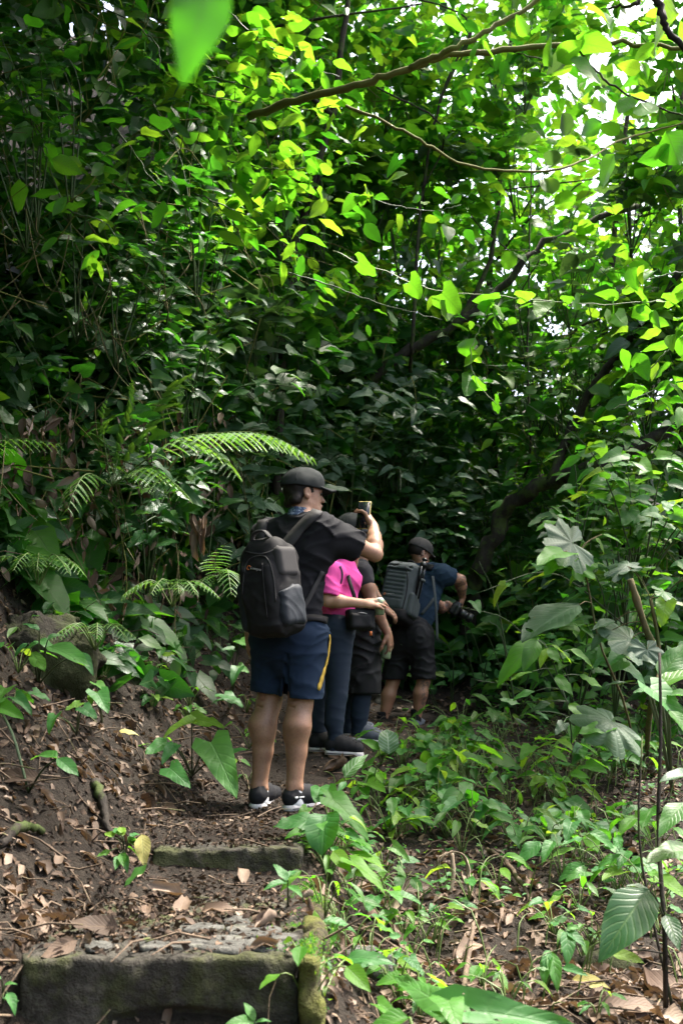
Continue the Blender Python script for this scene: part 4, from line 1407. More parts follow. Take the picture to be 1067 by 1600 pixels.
ORD = 'first second third fourth fifth sixth seventh eighth ninth tenth eleventh twelfth thirteenth fourteenth fifteenth sixteenth seventeenth eighteenth nineteenth twentieth twenty-first twenty-second twenty-third'.split()
LOOK = {'heart': 'heart-leaved', 'ovate': 'oval-leaved', 'lance': 'narrow-leaved', 'round': 'round-leaved'}
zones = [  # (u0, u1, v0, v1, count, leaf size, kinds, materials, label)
    (0, 260, 60, 420, 6, .13, ('ovate', 'lance', 'heart'), ('leaf_dark',), 'from the dark edge along the shadowed wall', 'shrubs of the shadowed wall'),  # darkest leaf colour only, so the wall reads as shaded
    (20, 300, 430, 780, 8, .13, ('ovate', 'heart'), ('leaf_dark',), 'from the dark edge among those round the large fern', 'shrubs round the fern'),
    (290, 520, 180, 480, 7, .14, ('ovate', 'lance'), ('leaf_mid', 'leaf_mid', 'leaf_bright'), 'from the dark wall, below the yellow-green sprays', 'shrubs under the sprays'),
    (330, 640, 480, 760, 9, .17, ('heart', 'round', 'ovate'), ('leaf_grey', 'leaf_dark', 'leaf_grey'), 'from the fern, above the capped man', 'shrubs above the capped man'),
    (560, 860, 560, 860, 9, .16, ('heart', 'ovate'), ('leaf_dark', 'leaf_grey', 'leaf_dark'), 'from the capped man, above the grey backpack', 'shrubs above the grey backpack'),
    (540, 880, 180, 480, 9, .20, ('heart', 'ovate', 'round'), ('leaf_bright', 'leaf_grey', 'leaf_bright', 'leaf_mid'), 'from the sprays, under the mossy liana', 'shrubs under the liana'),  # some leaves grey-green in place of the pale sheen on leaf tops
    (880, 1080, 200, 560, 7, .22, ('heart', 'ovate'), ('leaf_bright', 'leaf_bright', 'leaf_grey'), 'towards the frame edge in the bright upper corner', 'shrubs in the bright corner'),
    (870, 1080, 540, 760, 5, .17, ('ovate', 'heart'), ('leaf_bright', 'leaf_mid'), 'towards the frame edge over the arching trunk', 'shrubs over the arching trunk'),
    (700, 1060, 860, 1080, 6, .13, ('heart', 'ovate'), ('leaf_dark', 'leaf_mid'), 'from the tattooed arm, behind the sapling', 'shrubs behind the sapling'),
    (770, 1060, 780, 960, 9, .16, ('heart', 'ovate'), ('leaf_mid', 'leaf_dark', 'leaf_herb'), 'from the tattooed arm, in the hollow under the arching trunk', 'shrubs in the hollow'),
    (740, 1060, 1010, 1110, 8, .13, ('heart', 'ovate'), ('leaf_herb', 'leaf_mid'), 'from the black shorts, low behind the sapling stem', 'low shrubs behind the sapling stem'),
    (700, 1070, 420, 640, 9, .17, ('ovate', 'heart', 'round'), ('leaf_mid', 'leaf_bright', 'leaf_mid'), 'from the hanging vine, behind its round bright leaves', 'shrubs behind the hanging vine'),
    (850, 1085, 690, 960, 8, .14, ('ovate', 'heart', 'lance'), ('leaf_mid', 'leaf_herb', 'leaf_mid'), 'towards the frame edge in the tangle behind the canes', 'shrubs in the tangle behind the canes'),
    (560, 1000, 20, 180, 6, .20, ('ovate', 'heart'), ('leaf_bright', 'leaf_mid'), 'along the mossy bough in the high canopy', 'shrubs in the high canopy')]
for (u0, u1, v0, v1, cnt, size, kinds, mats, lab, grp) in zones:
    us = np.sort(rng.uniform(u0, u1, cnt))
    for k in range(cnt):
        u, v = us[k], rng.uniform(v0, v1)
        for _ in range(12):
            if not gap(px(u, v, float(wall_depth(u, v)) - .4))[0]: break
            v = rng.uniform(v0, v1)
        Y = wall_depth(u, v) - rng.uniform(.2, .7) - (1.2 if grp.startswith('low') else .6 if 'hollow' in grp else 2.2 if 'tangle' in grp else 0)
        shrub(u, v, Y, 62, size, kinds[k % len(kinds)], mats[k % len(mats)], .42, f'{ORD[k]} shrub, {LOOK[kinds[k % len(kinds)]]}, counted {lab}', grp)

# ---------------------------------------------------------------- the mass of leaves behind them
def mass(name, n, ulim, vlim, weight, thick, size, kind, mat, label, lean=(0, -.6, .9), cat='foliage', push=0):
    u = rng.uniform(*ulim, n * 3); v = rng.uniform(*vlim, n * 3)
    w = weight(u, v)
    s = rng.random(n * 3) < w
    u, v = u[s][:n], v[s][:n]
    k = len(u)
    Y = wall_depth(u, v) + push + rng.random(k) ** 1.2 * thick
    P = pxv(u, v, Y)
    for _ in range(14):
        bad = P[:, 2] < ground_z(P[:, 0], P[:, 1], False) + .05
        Y = np.where(bad, Y * .955, Y)
        P = pxv(u, v, Y)
    ok = (P[:, 2] > ground_z(P[:, 0], P[:, 1], False) + .02) & ((Y > 5.2) | ((u < -60) & (Y > 4.2)))
    corridor = (P[:, 0] > x_left(P[:, 1]) - .35) & (P[:, 0] < x_right(P[:, 1]) + .5) & (P[:, 1] < 9.4)
    ok &= ~(corridor & (P[:, 2] < 3.2))
    ok &= ~((P[:, 1] < 9) & (P[:, 0] > -.8) & (u < 1150) & (P[:, 2] < 2.0) & (v > 1000))
    ok &= ~((u < 420) & (v > 850 + 50 * np.sin(u * .03)) & (rng.random(len(u)) < .82))
    ok &= ~gap(P)
    P = P[ok]; k = len(P)
    cl = fbm(P * 1.1, 2, 5)
    Yd = nrm(rng.normal(0, 1, (k, 3)) * np.array([1, .7, .45]) + np.array([0, -.3, -.4]))
    lean = np.stack([0 * cl, np.interp(v[ok], [0, 350, 650], [.35, .15, -.6]) * smooth(240, 360, u[ok]) - .5 * (1 - smooth(240, 360, u[ok])), .9 + 0 * cl], -1)
    N = lean + rng.normal(0, .42, (k, 3)) + np.stack([-.35 * np.sign(P[:, 0]) * (np.abs(P[:, 0]) > 1), 0 * cl, 0 * cl], -1)
    L = size * rng.uniform(.55, 1.35, k)
    o = obj(name, scatter_mesh(name, leaf_tpl(kind, 3, 2, .25, .25, .0), P, Yd, N, L, M[mat], rng.uniform(.9, 1.2, k), np.clip(.5 + .5 * cl + rng.normal(0, .22, k), 0, .999)))
    tag(o, label, cat, kind='stuff')
    return o


def w_noise(u, v, s=.006, seed=1):
    return fbm(np.stack([u * s, v * s, 0 * u], -1), 2, seed)


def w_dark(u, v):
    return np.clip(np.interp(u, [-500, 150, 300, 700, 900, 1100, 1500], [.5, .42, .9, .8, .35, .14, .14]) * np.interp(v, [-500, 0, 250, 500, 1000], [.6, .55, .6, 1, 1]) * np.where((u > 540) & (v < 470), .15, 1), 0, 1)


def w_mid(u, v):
    return np.clip(np.interp(u, [-500, 200, 330, 600, 1500], [.06, .07, .6, 1, 1]) * np.interp(v, [-600, 500, 700, 1000], [1, .9, .4, .2]) * (.75 + .6 * w_noise(u, v)) * np.where((u > 600) & (v < 450), .4, 1), 0, 1)  # keeps the lighter green off the shaded left wall


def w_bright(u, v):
    return np.clip(np.interp(u, [-500, 260, 340, 480, 560, 800, 1500], [.0, .01, .8, .8, .35, 1, 1]) * np.interp(v, [-600, 250, 480, 650], [1, .9, .3, .03]) * (.6 + .8 * w_noise(u, v, .008, 4)), 0, 1)  # puts the bright leaf colour where the canopy is sunlit


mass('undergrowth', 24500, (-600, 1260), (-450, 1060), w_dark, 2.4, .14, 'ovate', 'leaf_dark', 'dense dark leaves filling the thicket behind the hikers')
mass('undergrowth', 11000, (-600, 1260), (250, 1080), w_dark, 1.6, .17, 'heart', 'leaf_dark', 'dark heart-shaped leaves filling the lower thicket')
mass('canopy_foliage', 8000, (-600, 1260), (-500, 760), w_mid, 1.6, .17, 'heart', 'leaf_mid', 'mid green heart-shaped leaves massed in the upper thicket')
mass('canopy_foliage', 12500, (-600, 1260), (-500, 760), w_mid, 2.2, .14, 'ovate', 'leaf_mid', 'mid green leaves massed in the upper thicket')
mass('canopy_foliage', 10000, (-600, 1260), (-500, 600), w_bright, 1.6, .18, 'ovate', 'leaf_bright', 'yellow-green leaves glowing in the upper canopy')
mass('far_foliage', 8500, (200, 1350), (-500, 900), lambda u, v: (.8 + .5 * w_noise(u, v)) * np.where((u > 650) & (v < 470), .8, 1), 5, .27, 'heart', 'leaf_bright', 'far leaves beyond the thicket with bits of sky between', push=2.5)  # brighter leaf colour stands in for light on the far leaves
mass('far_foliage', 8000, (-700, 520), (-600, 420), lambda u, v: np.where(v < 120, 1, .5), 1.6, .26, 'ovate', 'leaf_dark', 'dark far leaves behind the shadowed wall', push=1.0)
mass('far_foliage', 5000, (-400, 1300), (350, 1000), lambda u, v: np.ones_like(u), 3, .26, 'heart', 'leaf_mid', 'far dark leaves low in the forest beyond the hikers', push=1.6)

# unseen crowns added above the frame and behind the camera for shade
n = 6200
yy = rng.uniform(.5, 10.5, n); xx = rng.uniform(-8, 1.7, n)
keep = xx < np.interp(yy, [0, 3, 4, 5, 6.3, 10], [.8, .9, 1.1, 1.1, .1, -.1]) + .7 * fbm(np.stack([yy * .8, 0 * yy, 0 * yy], -1), 2, 4) + .10 * (yy - 6)
xx, yy = xx[keep], yy[keep]; n = len(xx)
P = np.stack([xx, yy, 1.75 + .84 * yy + rng.random(n) * 1.3], -1)
P[:, 2] = np.maximum(P[:, 2], 5.2 + rng.random(n))
nb = 2200
Pb = np.stack([rng.uniform(-8, .9, nb), rng.uniform(-7, 1.2, nb), rng.uniform(4.6, 6.6, nb)], -1)  # unseen leaves added behind the camera to cut the fill light
Pb = Pb[fbm(Pb * .7, 2, 8) > -.28]
P = np.concatenate([P, Pb]); n = len(P)
o = obj('added_shade_foliage', scatter_mesh('added_shade_foliage', leaf_tpl('ovate', 3, 2, .25, .25, 0), P, rng.normal(0, 1, (n, 3)) * np.array([1, 1, .4]), np.array([0, 0, 1]) + rng.normal(0, .4, (n, 3)), rng.uniform(.30, .52, n), M['leaf_dark']))
tag(o, 'unseen dark leaves added overhead to shade the bank', 'foliage', kind='stuff')

# twigs and thin climbing stems among the leaves
mb = MB()
for k in range(420):
    u, v = rng.uniform(-200, 1200), rng.uniform(-100, 950)
    Y = wall_depth(u, v) + rng.uniform(-.5, .8)
    p = px(u, v, Y)
    if p[2] < float(ground_z(p[:1], p[1:2])[0]) + .2: continue
    d = nrm(rng.normal(0, 1, 3) * np.array([1, .3, 1.1]))
    l = rng.uniform(.3, 1.3)
    mb.tube(spline([p - d * l * .5, p + rng.normal(0, .08, 3), p + d * l * .5 - np.array([0, 0, .1 * l])], 7), np.linspace(.005, .002, 7) * rng.uniform(.7, 1.4), 4, False)
tag(obj('climbing_stems', mb.mesh('climbing_stems', M['bark_mossy'])), 'tangle of thin stems and tendrils among the leaves', 'stems', kind='stuff')

# ---------------------------------------------------------------- herbs on the slope
def herb(name, g, n, size, hgt, kind, mat, label, group):
    e = empty(name, g)
    tag(e, label, 'plant', group)
    ch = []
    a0 = rng.random() * 6.28
    for k in range(n):
        a = a0 + k * 2.4 + rng.normal(0, .3)
        rr = hgt * rng.uniform(.25, .8)
        b = g + np.array([math.cos(a) * rr, math.sin(a) * rr, hgt * rng.uniform(.5, 1.05)])
        y = nrm(np.array([math.cos(a), math.sin(a) - .15, rng.uniform(-.55, .1)]))
        leaf(e, g, kind, mat, b, y, np.array([0, -.35, 1]) + rng.normal(0, .2, 3), size * rng.uniform(.65, 1.2), rng.uniform(.85, 1.1))
        ch.append((spline([g, g * .45 + b * .55 + np.array([0, 0, hgt * .2]), b], 5), .0028, .0016))
    stems(e, g, ch, 'stem_pale', k=4)


def herb_zone(cnt, ub, vb, hgt, size, label, group, kinds=('heart', 'ovate', 'lance'), mats=('leaf_herb', 'leaf_herb', 'leaf_bright', 'leaf_mid'), nl=(5, 8)):
    us = np.sort(rng.uniform(*ub, cnt))
    for k in range(cnt):
        g = ground_at(us[k], rng.uniform(*vb))
        kd = kinds[rng.integers(len(kinds))]
        herb('herb', g, int(rng.integers(*nl)), size, hgt * rng.uniform(.6, 1.3), kd, mats[rng.integers(len(mats))], f'{ORD[k]} {LOOK[kd]} {label}', group)


herb_zone(23, (690, 1040), (1195, 1250), .27, .15, 'herb from the shoes in the dense patch below the sapling', 'herbs below the sapling')
herb_zone(16, (600, 720), (1165, 1260), .21, .135, 'herb outward just past the grey shoes', 'herbs past the shoes')
herb_zone(23, (560, 900), (1250, 1340), .18, .135, 'herb from the steps across the middle of the open slope', 'herbs on the middle slope')
herb_zone(12, (500, 640), (1330, 1440), .16, .085, 'small herb outward along the edge of the steps', 'herbs along the steps')
herb_zone(18, (700, 1060), (1300, 1440), .22, .13, 'herb towards the tall dark stems on the slope', 'herbs near the dark stems')
herb_zone(16, (620, 1060), (1420, 1600), .12, .06, 'tiny herb from the steps among the dry curled leaves', 'herbs among dead leaves')
herb_zone(10, (690, 1060), (1120, 1190), .30, .14, 'herb past the bare legs at the shaded thicket foot', 'herbs at the thicket foot', mats=('leaf_herb', 'leaf_mid', 'leaf_dark'))
herb_zone(23, (0, 380), (850, 1120), .18, .105, 'small herb towards the backpack on the dark earth bank', 'herbs on the bank', mats=('leaf_herb', 'leaf_mid', 'leaf_dark'))
herb_zone(8, (200, 400), (1060, 1240), .12, .07, 'small herb towards the capped man in the bank litter', 'herbs behind the capped man')
herb_zone(6, (480, 640), (1440, 1590), .16, .08, 'herb outward beside the lower flat stones', 'herbs by the flat stones')

# fine ground cover and grass blades
n = 2600
u = rng.uniform(480, 1067, n); v = rng.uniform(1120, 1420, n)
x = np.concatenate([rng.uniform(-.1, 3, n)]); y = rng.uniform(4.3, 9, n)
okk = (x > x_right(y) + .02)
x, y = x[okk], y[okk]
n = len(x)
P = np.stack([x, y, ground_z(x, y) + rng.uniform(.005, .07, n)], -1)
A = rng.random(n) * 6.28
o = obj('ground_cover', scatter_mesh('ground_cover', leaf_tpl('ovate', 4, 2, .2, .3, 0), P, np.stack([np.cos(A), np.sin(A), rng.uniform(-.2, .3, n)], -1), np.array([0, -.3, 1]) + rng.normal(0, .25, (n, 3)), rng.uniform(.02, .055, n), M['leaf_herb']))
tag(o, 'tiny green leaves of ground cover over the open slope', 'ground cover', kind='stuff')
mb = MB()
for k in range(330):
    xx = rng.uniform(-.05, 2.6); yy = rng.uniform(3.0, 8)
    if xx < x_right(yy): continue
    g = np.array([xx, yy, float(ground_z(np.array([xx]), np.array([yy]), False)[0])])
    a = rng.random() * 6.28; l = rng.uniform(.08, .28)
    d = np.array([math.cos(a), math.sin(a), 0])
    pts = spline([g, g + d * l * .2 + np.array([0, 0, l * .6]), g + d * l * .7 + np.array([0, 0, l * .75])], 5)
    mb.tube(pts, np.array([.003, .0035, .003, .002, .0006]), 3, False)
tag(obj('grass', mb.mesh('grass', M['stem_pale'])), 'thin grass blades and bare stalks on the open slope', 'grass', kind='stuff')
# moss tufts on the step edges
n = 5000
yy = rng.uniform(2.72, 4.0, n); xx = -.085 + rng.normal(0, .035, n) - .06 * (rng.random(n) < .3) * rng.random(n)
zz = np.full(n, S1 + .012) - rng.random(n) ** 2 * .3 * (xx > -.07)
P = np.stack([xx, yy, zz], -1)
keep = fbm(P * 7, 2, 3) > -.05
P = P[keep]; n = len(P)
o = obj('moss', scatter_mesh('moss', leaf_tpl('lance', 2, 2, .2, .2, 0), P, rng.normal(0, 1, (n, 3)) + np.array([.3, 0, .8]), rng.normal(0, 1, (n, 3)), rng.uniform(.007, .014, n), M['leaf_herb']))
tag(o, 'yellow-green moss tufts on the outer edge of the steps', 'moss', kind='stuff')

# ---------------------------------------------------------------- dead things one can pick out
def dead_big(name, label, p, y, n, L, kind=0, mat='dead', cat='dead leaf'):
    o = obj(name, DEADM[kind] if mat == 'dead' else leaf_mesh('ovate', mat, 1))
    o.matrix_world = Matrix.Translation(Vector(p)) @ orient(np.asarray(y, float), np.asarray(n, float)) @ Matrix.Diagonal((L, L, L, 1))
    tag(o, label, cat)
    return o


p = px(222, 1304, 3.3)
dead_big('yellow_leaf', 'pale yellow spotted leaf propped beside the seedling clump', p, px(225, 1348, 3.24) - p, (.1, -1, .4), np.linalg.norm(px(225, 1348, 3.24) - p), mat='yellow', cat='leaf')
g0 = ground_at(185, 1150)
dead_big('yellow_leaf', 'small yellow fallen leaf in the litter uphill of the heart leaves', g0 + np.array([0, 0, .02]), (1, -.1, .1), (0, -.4, 1), .10, mat='yellow', cat='leaf')
g0 = ground_at(895, 1540)
dead_big('yellow_leaf', 'ochre fallen leaf in the brown litter near the drooping seedling', g0 + np.array([0, 0, .02]), (.6, -.4, .1), (0, -.6, 1), .12, mat='yellow', cat='leaf')
n = 420
u = rng.uniform(-60, 380, n); v = rng.uniform(640, 960, n)
P = pxv(u, v, wall_depth(u, v) - rng.uniform(.1, .6, n))
for _ in range(12):
    bad = P[:, 2] < ground_z(P[:, 0], P[:, 1]) + .04
    P[bad, 1] -= .12; P[bad, 2] += .03
o = obj('hanging_dead_leaves', scatter_mesh('hanging_dead_leaves', DEADT[3], P, rng.normal(0, .5, (n, 3)) + np.array([0, 0, -1]), rng.normal(0, 1, (n, 3)) + np.array([0, -.6, 0]), rng.uniform(.05, .14, n), M['dead'], rng.uniform(.4, 1, n)))
tag(o, 'dry brown leaves caught in the tangle over the bank', 'dead leaves', kind='stuff')
mb = MB()
for k in range(80):
    u, v = rng.uniform(-60, 400), rng.uniform(300, 930)
    p = px(u, v, float(wall_depth(u, v)) - rng.uniform(.1, .7))
    l = rng.uniform(.25, .9)
    d = nrm(np.array([rng.normal(0, .5), rng.normal(0, .2), -1]))
    mb.tube(spline([p, p + d * l * .5 + rng.normal(0, .06, 3), p + d * l + rng.normal(0, .1, 3)], 8), np.linspace(.004, .0018, 8), 4, False)
tag(obj('hanging_rootlets', mb.mesh('hanging_rootlets', M['cane'])), 'thin bare rootlets and stems dangling over the bank', 'rootlets', kind='stuff')
p = px(318, 800, 5.5)
for k, (du, dv) in enumerate(((0, 0), (8, 6), (-6, 10), (14, 20))):
    pass
e = empty('hanging_dead_leaf', p)
tag(e, 'dry crumpled leaf cluster hanging on the bank beside the black backpack', 'dead leaf')
for k in range(6):
    o = bpy.data.objects.new('dead_leaf', DEADM[(k * 5 + 1) % 12])
    L = rng.uniform(.16, .24)
    o.matrix_local = Matrix.Translation((rng.normal(0, .02), rng.normal(0, .02), -.08 - .02 * k)) @ orient(np.array([rng.normal(0, .2), rng.normal(0, .1), -1]), np.array([rng.normal(0, .6), -1, 0])) @ Matrix.Diagonal((L * .45, L, L * .5, 1))
    COL.objects.link(o); o.parent = e
for (u, v, L, lab, kk) in [(30, 1230, .22, 'broad rust-brown ribbed dead leaf at the frame edge of the bank', 0), (150, 1460, .16, 'flat brown dead leaf lying on the lower tread', 3),
                           (340, 1435, .15, 'curled brown dead leaf in the middle of the lower tread', 7), (260, 1400, .14, 'crumpled tan dead leaf under the upper step', 9),
                           (520, 1205, .26, 'big crumpled dead leaf in front of the black and white shoes', 5), (645, 1400, .22, 'star-shaped whitish dead leaf on the open slope', 6),
                           (730, 1500, .15, 'pale pinkish dead leaf standing among brown litter', 2), (1040, 1560, .28, 'large striped curled dead leaf at the lower frame corner', 8),
                           (975, 1590, .22, 'rust-brown veined dead leaf at the bottom edge', 0), (830, 1395, .2, 'drooping grey-brown dead leaf on a broken stalk', 4)]:
    g0 = ground_at(u, v)
    dead_big('dead_leaf', lab, g0 + np.array([0, 0, .015]), (rng.normal(0, 1), rng.normal(0, .4), .15), (rng.normal(0, .3), -.6, 1), L, kk)
# twisted dead stalk that loops over the slope
g0 = ground_at(690, 1395)
mb = MB()
hp = spline([g0, px(684, 1350, g0[1]), px(696, 1334, g0[1]), px(716, 1332, g0[1] - .02), px(730, 1350, g0[1] - .05), px(732, 1385, g0[1] - .1), px(742, 1420, g0[1] - .16)], 26)
hn = nrm(np.cross(np.gradient(hp, axis=0), (.25, -1, .1)))
for w_ in (-.010, -.003, .004, .011):
    mb.ribbon(hp + np.array([.3, -1, .1]) * w_ + hn * rng.normal(0, .002, (26, 1)), np.array([.25, -1, .1]), .0042, hn, .002)
mb.tube(spline([px(705, 1330, g0[1] + .02), px(708, 1370, g0[1] - .03), px(700, 1420, g0[1] - .1), px(715, 1480, g0[1] - .3)], 14), np.linspace(.011, .006, 14) * rng.uniform(.8, 1.2, 14), 7)
tag(obj('dead_stalk', mb.mesh('dead_stalk', M['dead_strap'], off=g0), None, g0), 'folded pale ribbed dead strap leaf bending over the open slope', 'dead leaf')
for i, (u, v, u2, v2, r, lab) in enumerate([(600, 1225, 780, 1240, .016, 'fallen branch lying across the slope past the shoes'), (720, 1580, 745, 1430, .010, 'short dead stick upright in the dry litter'),
                                            (560, 1450, 680, 1545, .006, 'thin pale root crossing the litter'), (150, 1230, 175, 1330, .02, 'dark rotten stick lying down the bank'),
                                            (0, 1330, 60, 1310, .02, 'dark stump end at the frame edge of the bank'), (760, 1330, 830, 1420, .014, 'broken dead stalk leaning among the herbs')]):
    a, b_ = ground_at(u, v), ground_at(u2, v2)
    m_ = (a + b_) / 2; m_[2] = max(m_[2], float(ground_z(m_[:1], m_[1:2])[0])) + .03
    mb = MB(); P = spline([a + np.array([0, 0, .01]), m_, b_ + np.array([0, 0, .02])], 14)
    P += rng.normal(0, r * .25, P.shape)
    mb.tube(P, np.linspace(r, r * .6, 14) * rng.uniform(.85, 1.15, 14), 7)
    tag(obj('dead_branch', mb.mesh('dead_branch', M['twig' if i not in (3, 4) else 'bark'], off=a), None, a), lab, 'stick')

# ---------------------------------------------------------------- people
M['skin_tan'] = skin_mat('tan skin', (.36, .20, .125), (.24, .125, .078), .3)
M['skin_light'] = skin_mat('light skin', (.50, .31, .21), (.42, .23, .15))
M['skin_brown'] = skin_mat('brown skin', (.27, .145, .09), (.20, .10, .06))
M['skin_tattoo'] = skin_mat('sunburnt skin', (.38, .19, .115), (.28, .13, .08), .1)
M['black_tee'] = cloth_mat('black jersey', (.008, .008, .010), (.014, .014, .016))
M['navy_short'] = cloth_mat('navy mesh', (.011, .022, .044), (.007, .014, .028), weave=700)
M['gold'] = cloth_mat('gold stripe', (.42, .28, .05), (.25, .16, .03))
M['pink'] = cloth_mat('pink jersey', (.62, .075, .30), (.5, .05, .22))
M['legging'] = cloth_mat('navy legging', (.014, .022, .036), (.010, .015, .026), .7)
M['black_cloth'] = cloth_mat('black nylon', (.012, .012, .013), (.02, .019, .02), .6)
M['charcoal'] = cloth_mat('charcoal jersey', (.03, .03, .034), (.02, .02, .024))
M['blue_tee'] = cloth_mat('slate blue jersey', (.014, .029, .050), (.010, .020, .034))
M['pack_black'] = cloth_mat('black pack fabric', (.010, .0095, .010), (.016, .015, .016), .7, 500)
M['pack_trim'] = cloth_mat('dark grey pack panel', (.036, .034, .034), (.024, .023, .024), .7, 600)
M['pack_mesh'] = cloth_mat('grey mesh pocket', (.020, .023, .028), (.014, .016, .020), .55, 1200)
M['pack_grey'] = cloth_mat('slate grey pack fabric', (.050, .058, .060), (.036, .042, .044), .7, 500)
M['cap'] = cloth_mat('black cap', (.015, .018, .018), (.010, .012, .013), .8)
M['cap_grey'] = cloth_mat('faded black cap', (.045, .042, .04), (.03, .028, .028), .8)
M['hair'] = cloth_mat('black hair', (.010, .008, .007), (.02, .014, .01), .5, 300)
M['bandana'] = None
M['sock_white'] = cloth_mat('white sock', (.7, .7, .7))
M['sock_black'] = cloth_mat('black sock', (.015, .014, .015))
M['shoe_black'] = cloth_mat('black knit shoe', (.014, .014, .016), (.024, .024, .026), .75, 500)
M['shoe_grey'] = cloth_mat('grey knit shoe', (.10, .11, .13), (.06, .065, .08), .75, 500)
M['sole'] = plain('white foam sole', (.62, .58, .57), .7)
M['sole_dark'] = plain('dark rubber sole', (.03, .03, .032), .7)
M['plastic_black'] = plain('black plastic', (.012, .012, .013), .35)
M['glass_black'] = plain('black glass', (.008, .009, .012), .08)
M['case'] = plain('yellow phone case', (.55, .45, .14), .45)
M['metal'] = plain('dark anodised metal', (.05, .052, .056), .3, metal=.8)
M['orange'] = plain('orange print', (.62, .16, .03), .6)
M['print_grey'] = plain('grey print', (.30, .29, .28), .6)
M['print_white'] = plain('white print', (.7, .7, .7), .6)
M['can'] = plain('pale green printed can', (.26, .33, .20), .35, metal=.3, bscale=45)
M['white_cup'] = plain('white paper cup', (.75, .74, .72), .6)
M['eye'] = plain('dark eye', (.02, .012, .01), .15)


def _bandana():
    m = NT('blue paisley cotton')
    v = m.n('TexVoronoi'); v.inputs['Scale'].default_value = 55; m.l(m.objco(), v.inputs['Vector'])
    c = m.ramp(v.outputs['Distance'], [(.2, (.18, .22, .28)), (.32, (.04, .06, .11)), (.6, (.03, .05, .09)), (.7, (.14, .17, .22))])
    return m.done(m.bsdf(c, .85, .2))


def _tattoo():
    m = NT('tattooed skin')
    co = m.objco()
    n = m.noise(30, 5, .75, co, 1.2)
    z = m.n('SeparateXYZ'); m.l(co, z.inputs[0])
    c = m.mix(m.noise(9, 3, .6, co), (.38, .19, .115), (.28, .13, .08))
    zone = m.ramp(z.outputs[0], [(.17, (0, 0, 0)), (.21, (1, 1, 1))])
    ink = m.math('MULTIPLY', m.ramp(n, [(.46, (1, 1, 1)), (.52, (0, 0, 0))]), .75)
    ink = m.math('MULTIPLY', ink, zone)
    c = m.mix(ink, c, (.05, .045, .05))
    return m.done(m.bsdf(c, .5, .4, Subsurface_Weight=.1, Subsurface_Scale=.01))


M['bandana'] = _bandana()
M['skin_tattoo'] = _tattoo()


def head(F, c, fwd, up=(0, 0, 1), s=1.0):
    """skull, jaw, nose, ears; c is the middle of the head between the ears"""
    R = frame(fwd, up)
    g = lambda x, y, z: np.asarray(c) + R @ np.array([x, y, z]) * s
    F.ell(g(0, -.012, .035), np.array([.074, .096, .088]) * s, R, .02)
    F.ell(g(0, .022, -.02), np.array([.062, .070, .085]) * s, R, .02)
    F.cone(g(0, .03, -.06), g(0, .068, -.088), .046 * s, .026 * s, .025)
    F.cone(g(-.045, -.005, -.045), g(-.02, .06, -.085), .024 * s, .02 * s, .02)
    F.cone(g(.045, -.005, -.045), g(.02, .06, -.085), .024 * s, .02 * s, .02)
    F.cone(g(0, .086, .010), g(0, .106, -.026), .008 * s, .012 * s, .012)
    F.cone(g(-.04, .075, .022), g(.04, .075, .022), .013 * s, .013 * s, .015)
    F.cone(g(-.02, .088, -.058), g(.02, .088, -.058), .008 * s, .008 * s, .008)
    for e in (-1, 1):
        F.ell(g(e * .032, .098, .006), np.array([.016, .012, .010]) * s, R, .004, cut=True)
        F.ell(g(e * .078, -.008, -.002), np.array([.010, .021, .033]) * s, R, .008)
        F.ell(g(e * .087, -.002, .002), np.array([.006, .011, .018]) * s, R, .004, cut=True)
    return g, R


def hand(F, w, d, n, side=1, curl=.5, s=1.0, spread=.06, thumb_out=.6):
    """w wrist, d direction of the hand, n out of the back of the hand; curl in radians per joint"""
    d = nrm(d); n = nrm(n - d * np.dot(n, d))
    x = np.cross(d, n) * side                      # towards the thumb
    P = lambda a, b, c: np.asarray(w) + (x * a + d * b + n * c) * s
    F.cone(P(0, -.02, 0), P(0, .03, 0), .027 * s, .030 * s, .02, (n, 1.5))
    F.cone(P(.018, .03, 0), P(.022, .078, 0), .022 * s, .016 * s, .015, (n, 1.25))
    F.cone(P(-.018, .03, 0), P(-.022, .074, 0), .022 * s, .015 * s, .015, (n, 1.25))
    for i, (a, b, l) in enumerate(((.031, .078, .074), (.0105, .084, .082), (-.0105, .081, .076), (-.030, .073, .060))):
        p = P(a, b, 0)
        dirn = nrm(d + x * spread * (1.5 - i))
        ang = 0
        r = .0095 * s
        for j, f in enumerate((.45, .31, .24)):
            ang += curl * (.7, 1.0, .7)[j]
            dd = dirn * math.cos(ang) - n * math.sin(ang)
            q = p + dd * l * f * s
            F.cone(p, q, r, r * .9, .006)
            p, r = q, r * .9
    p = P(.030, .020, -.008)
    for j, (l, t) in enumerate(((.042, .0), (.034, .35), (.028, .6))):
        dd = nrm(d * math.cos(thumb_out - t * .6) + x * math.sin(thumb_out - t * .6) - n * (.35 + t * curl))
        q = p + dd * l * s
        F.cone(p, q, (.0135, .0115, .0105)[j] * s, (.0115, .0105, .008)[j] * s, .01)
        p = q


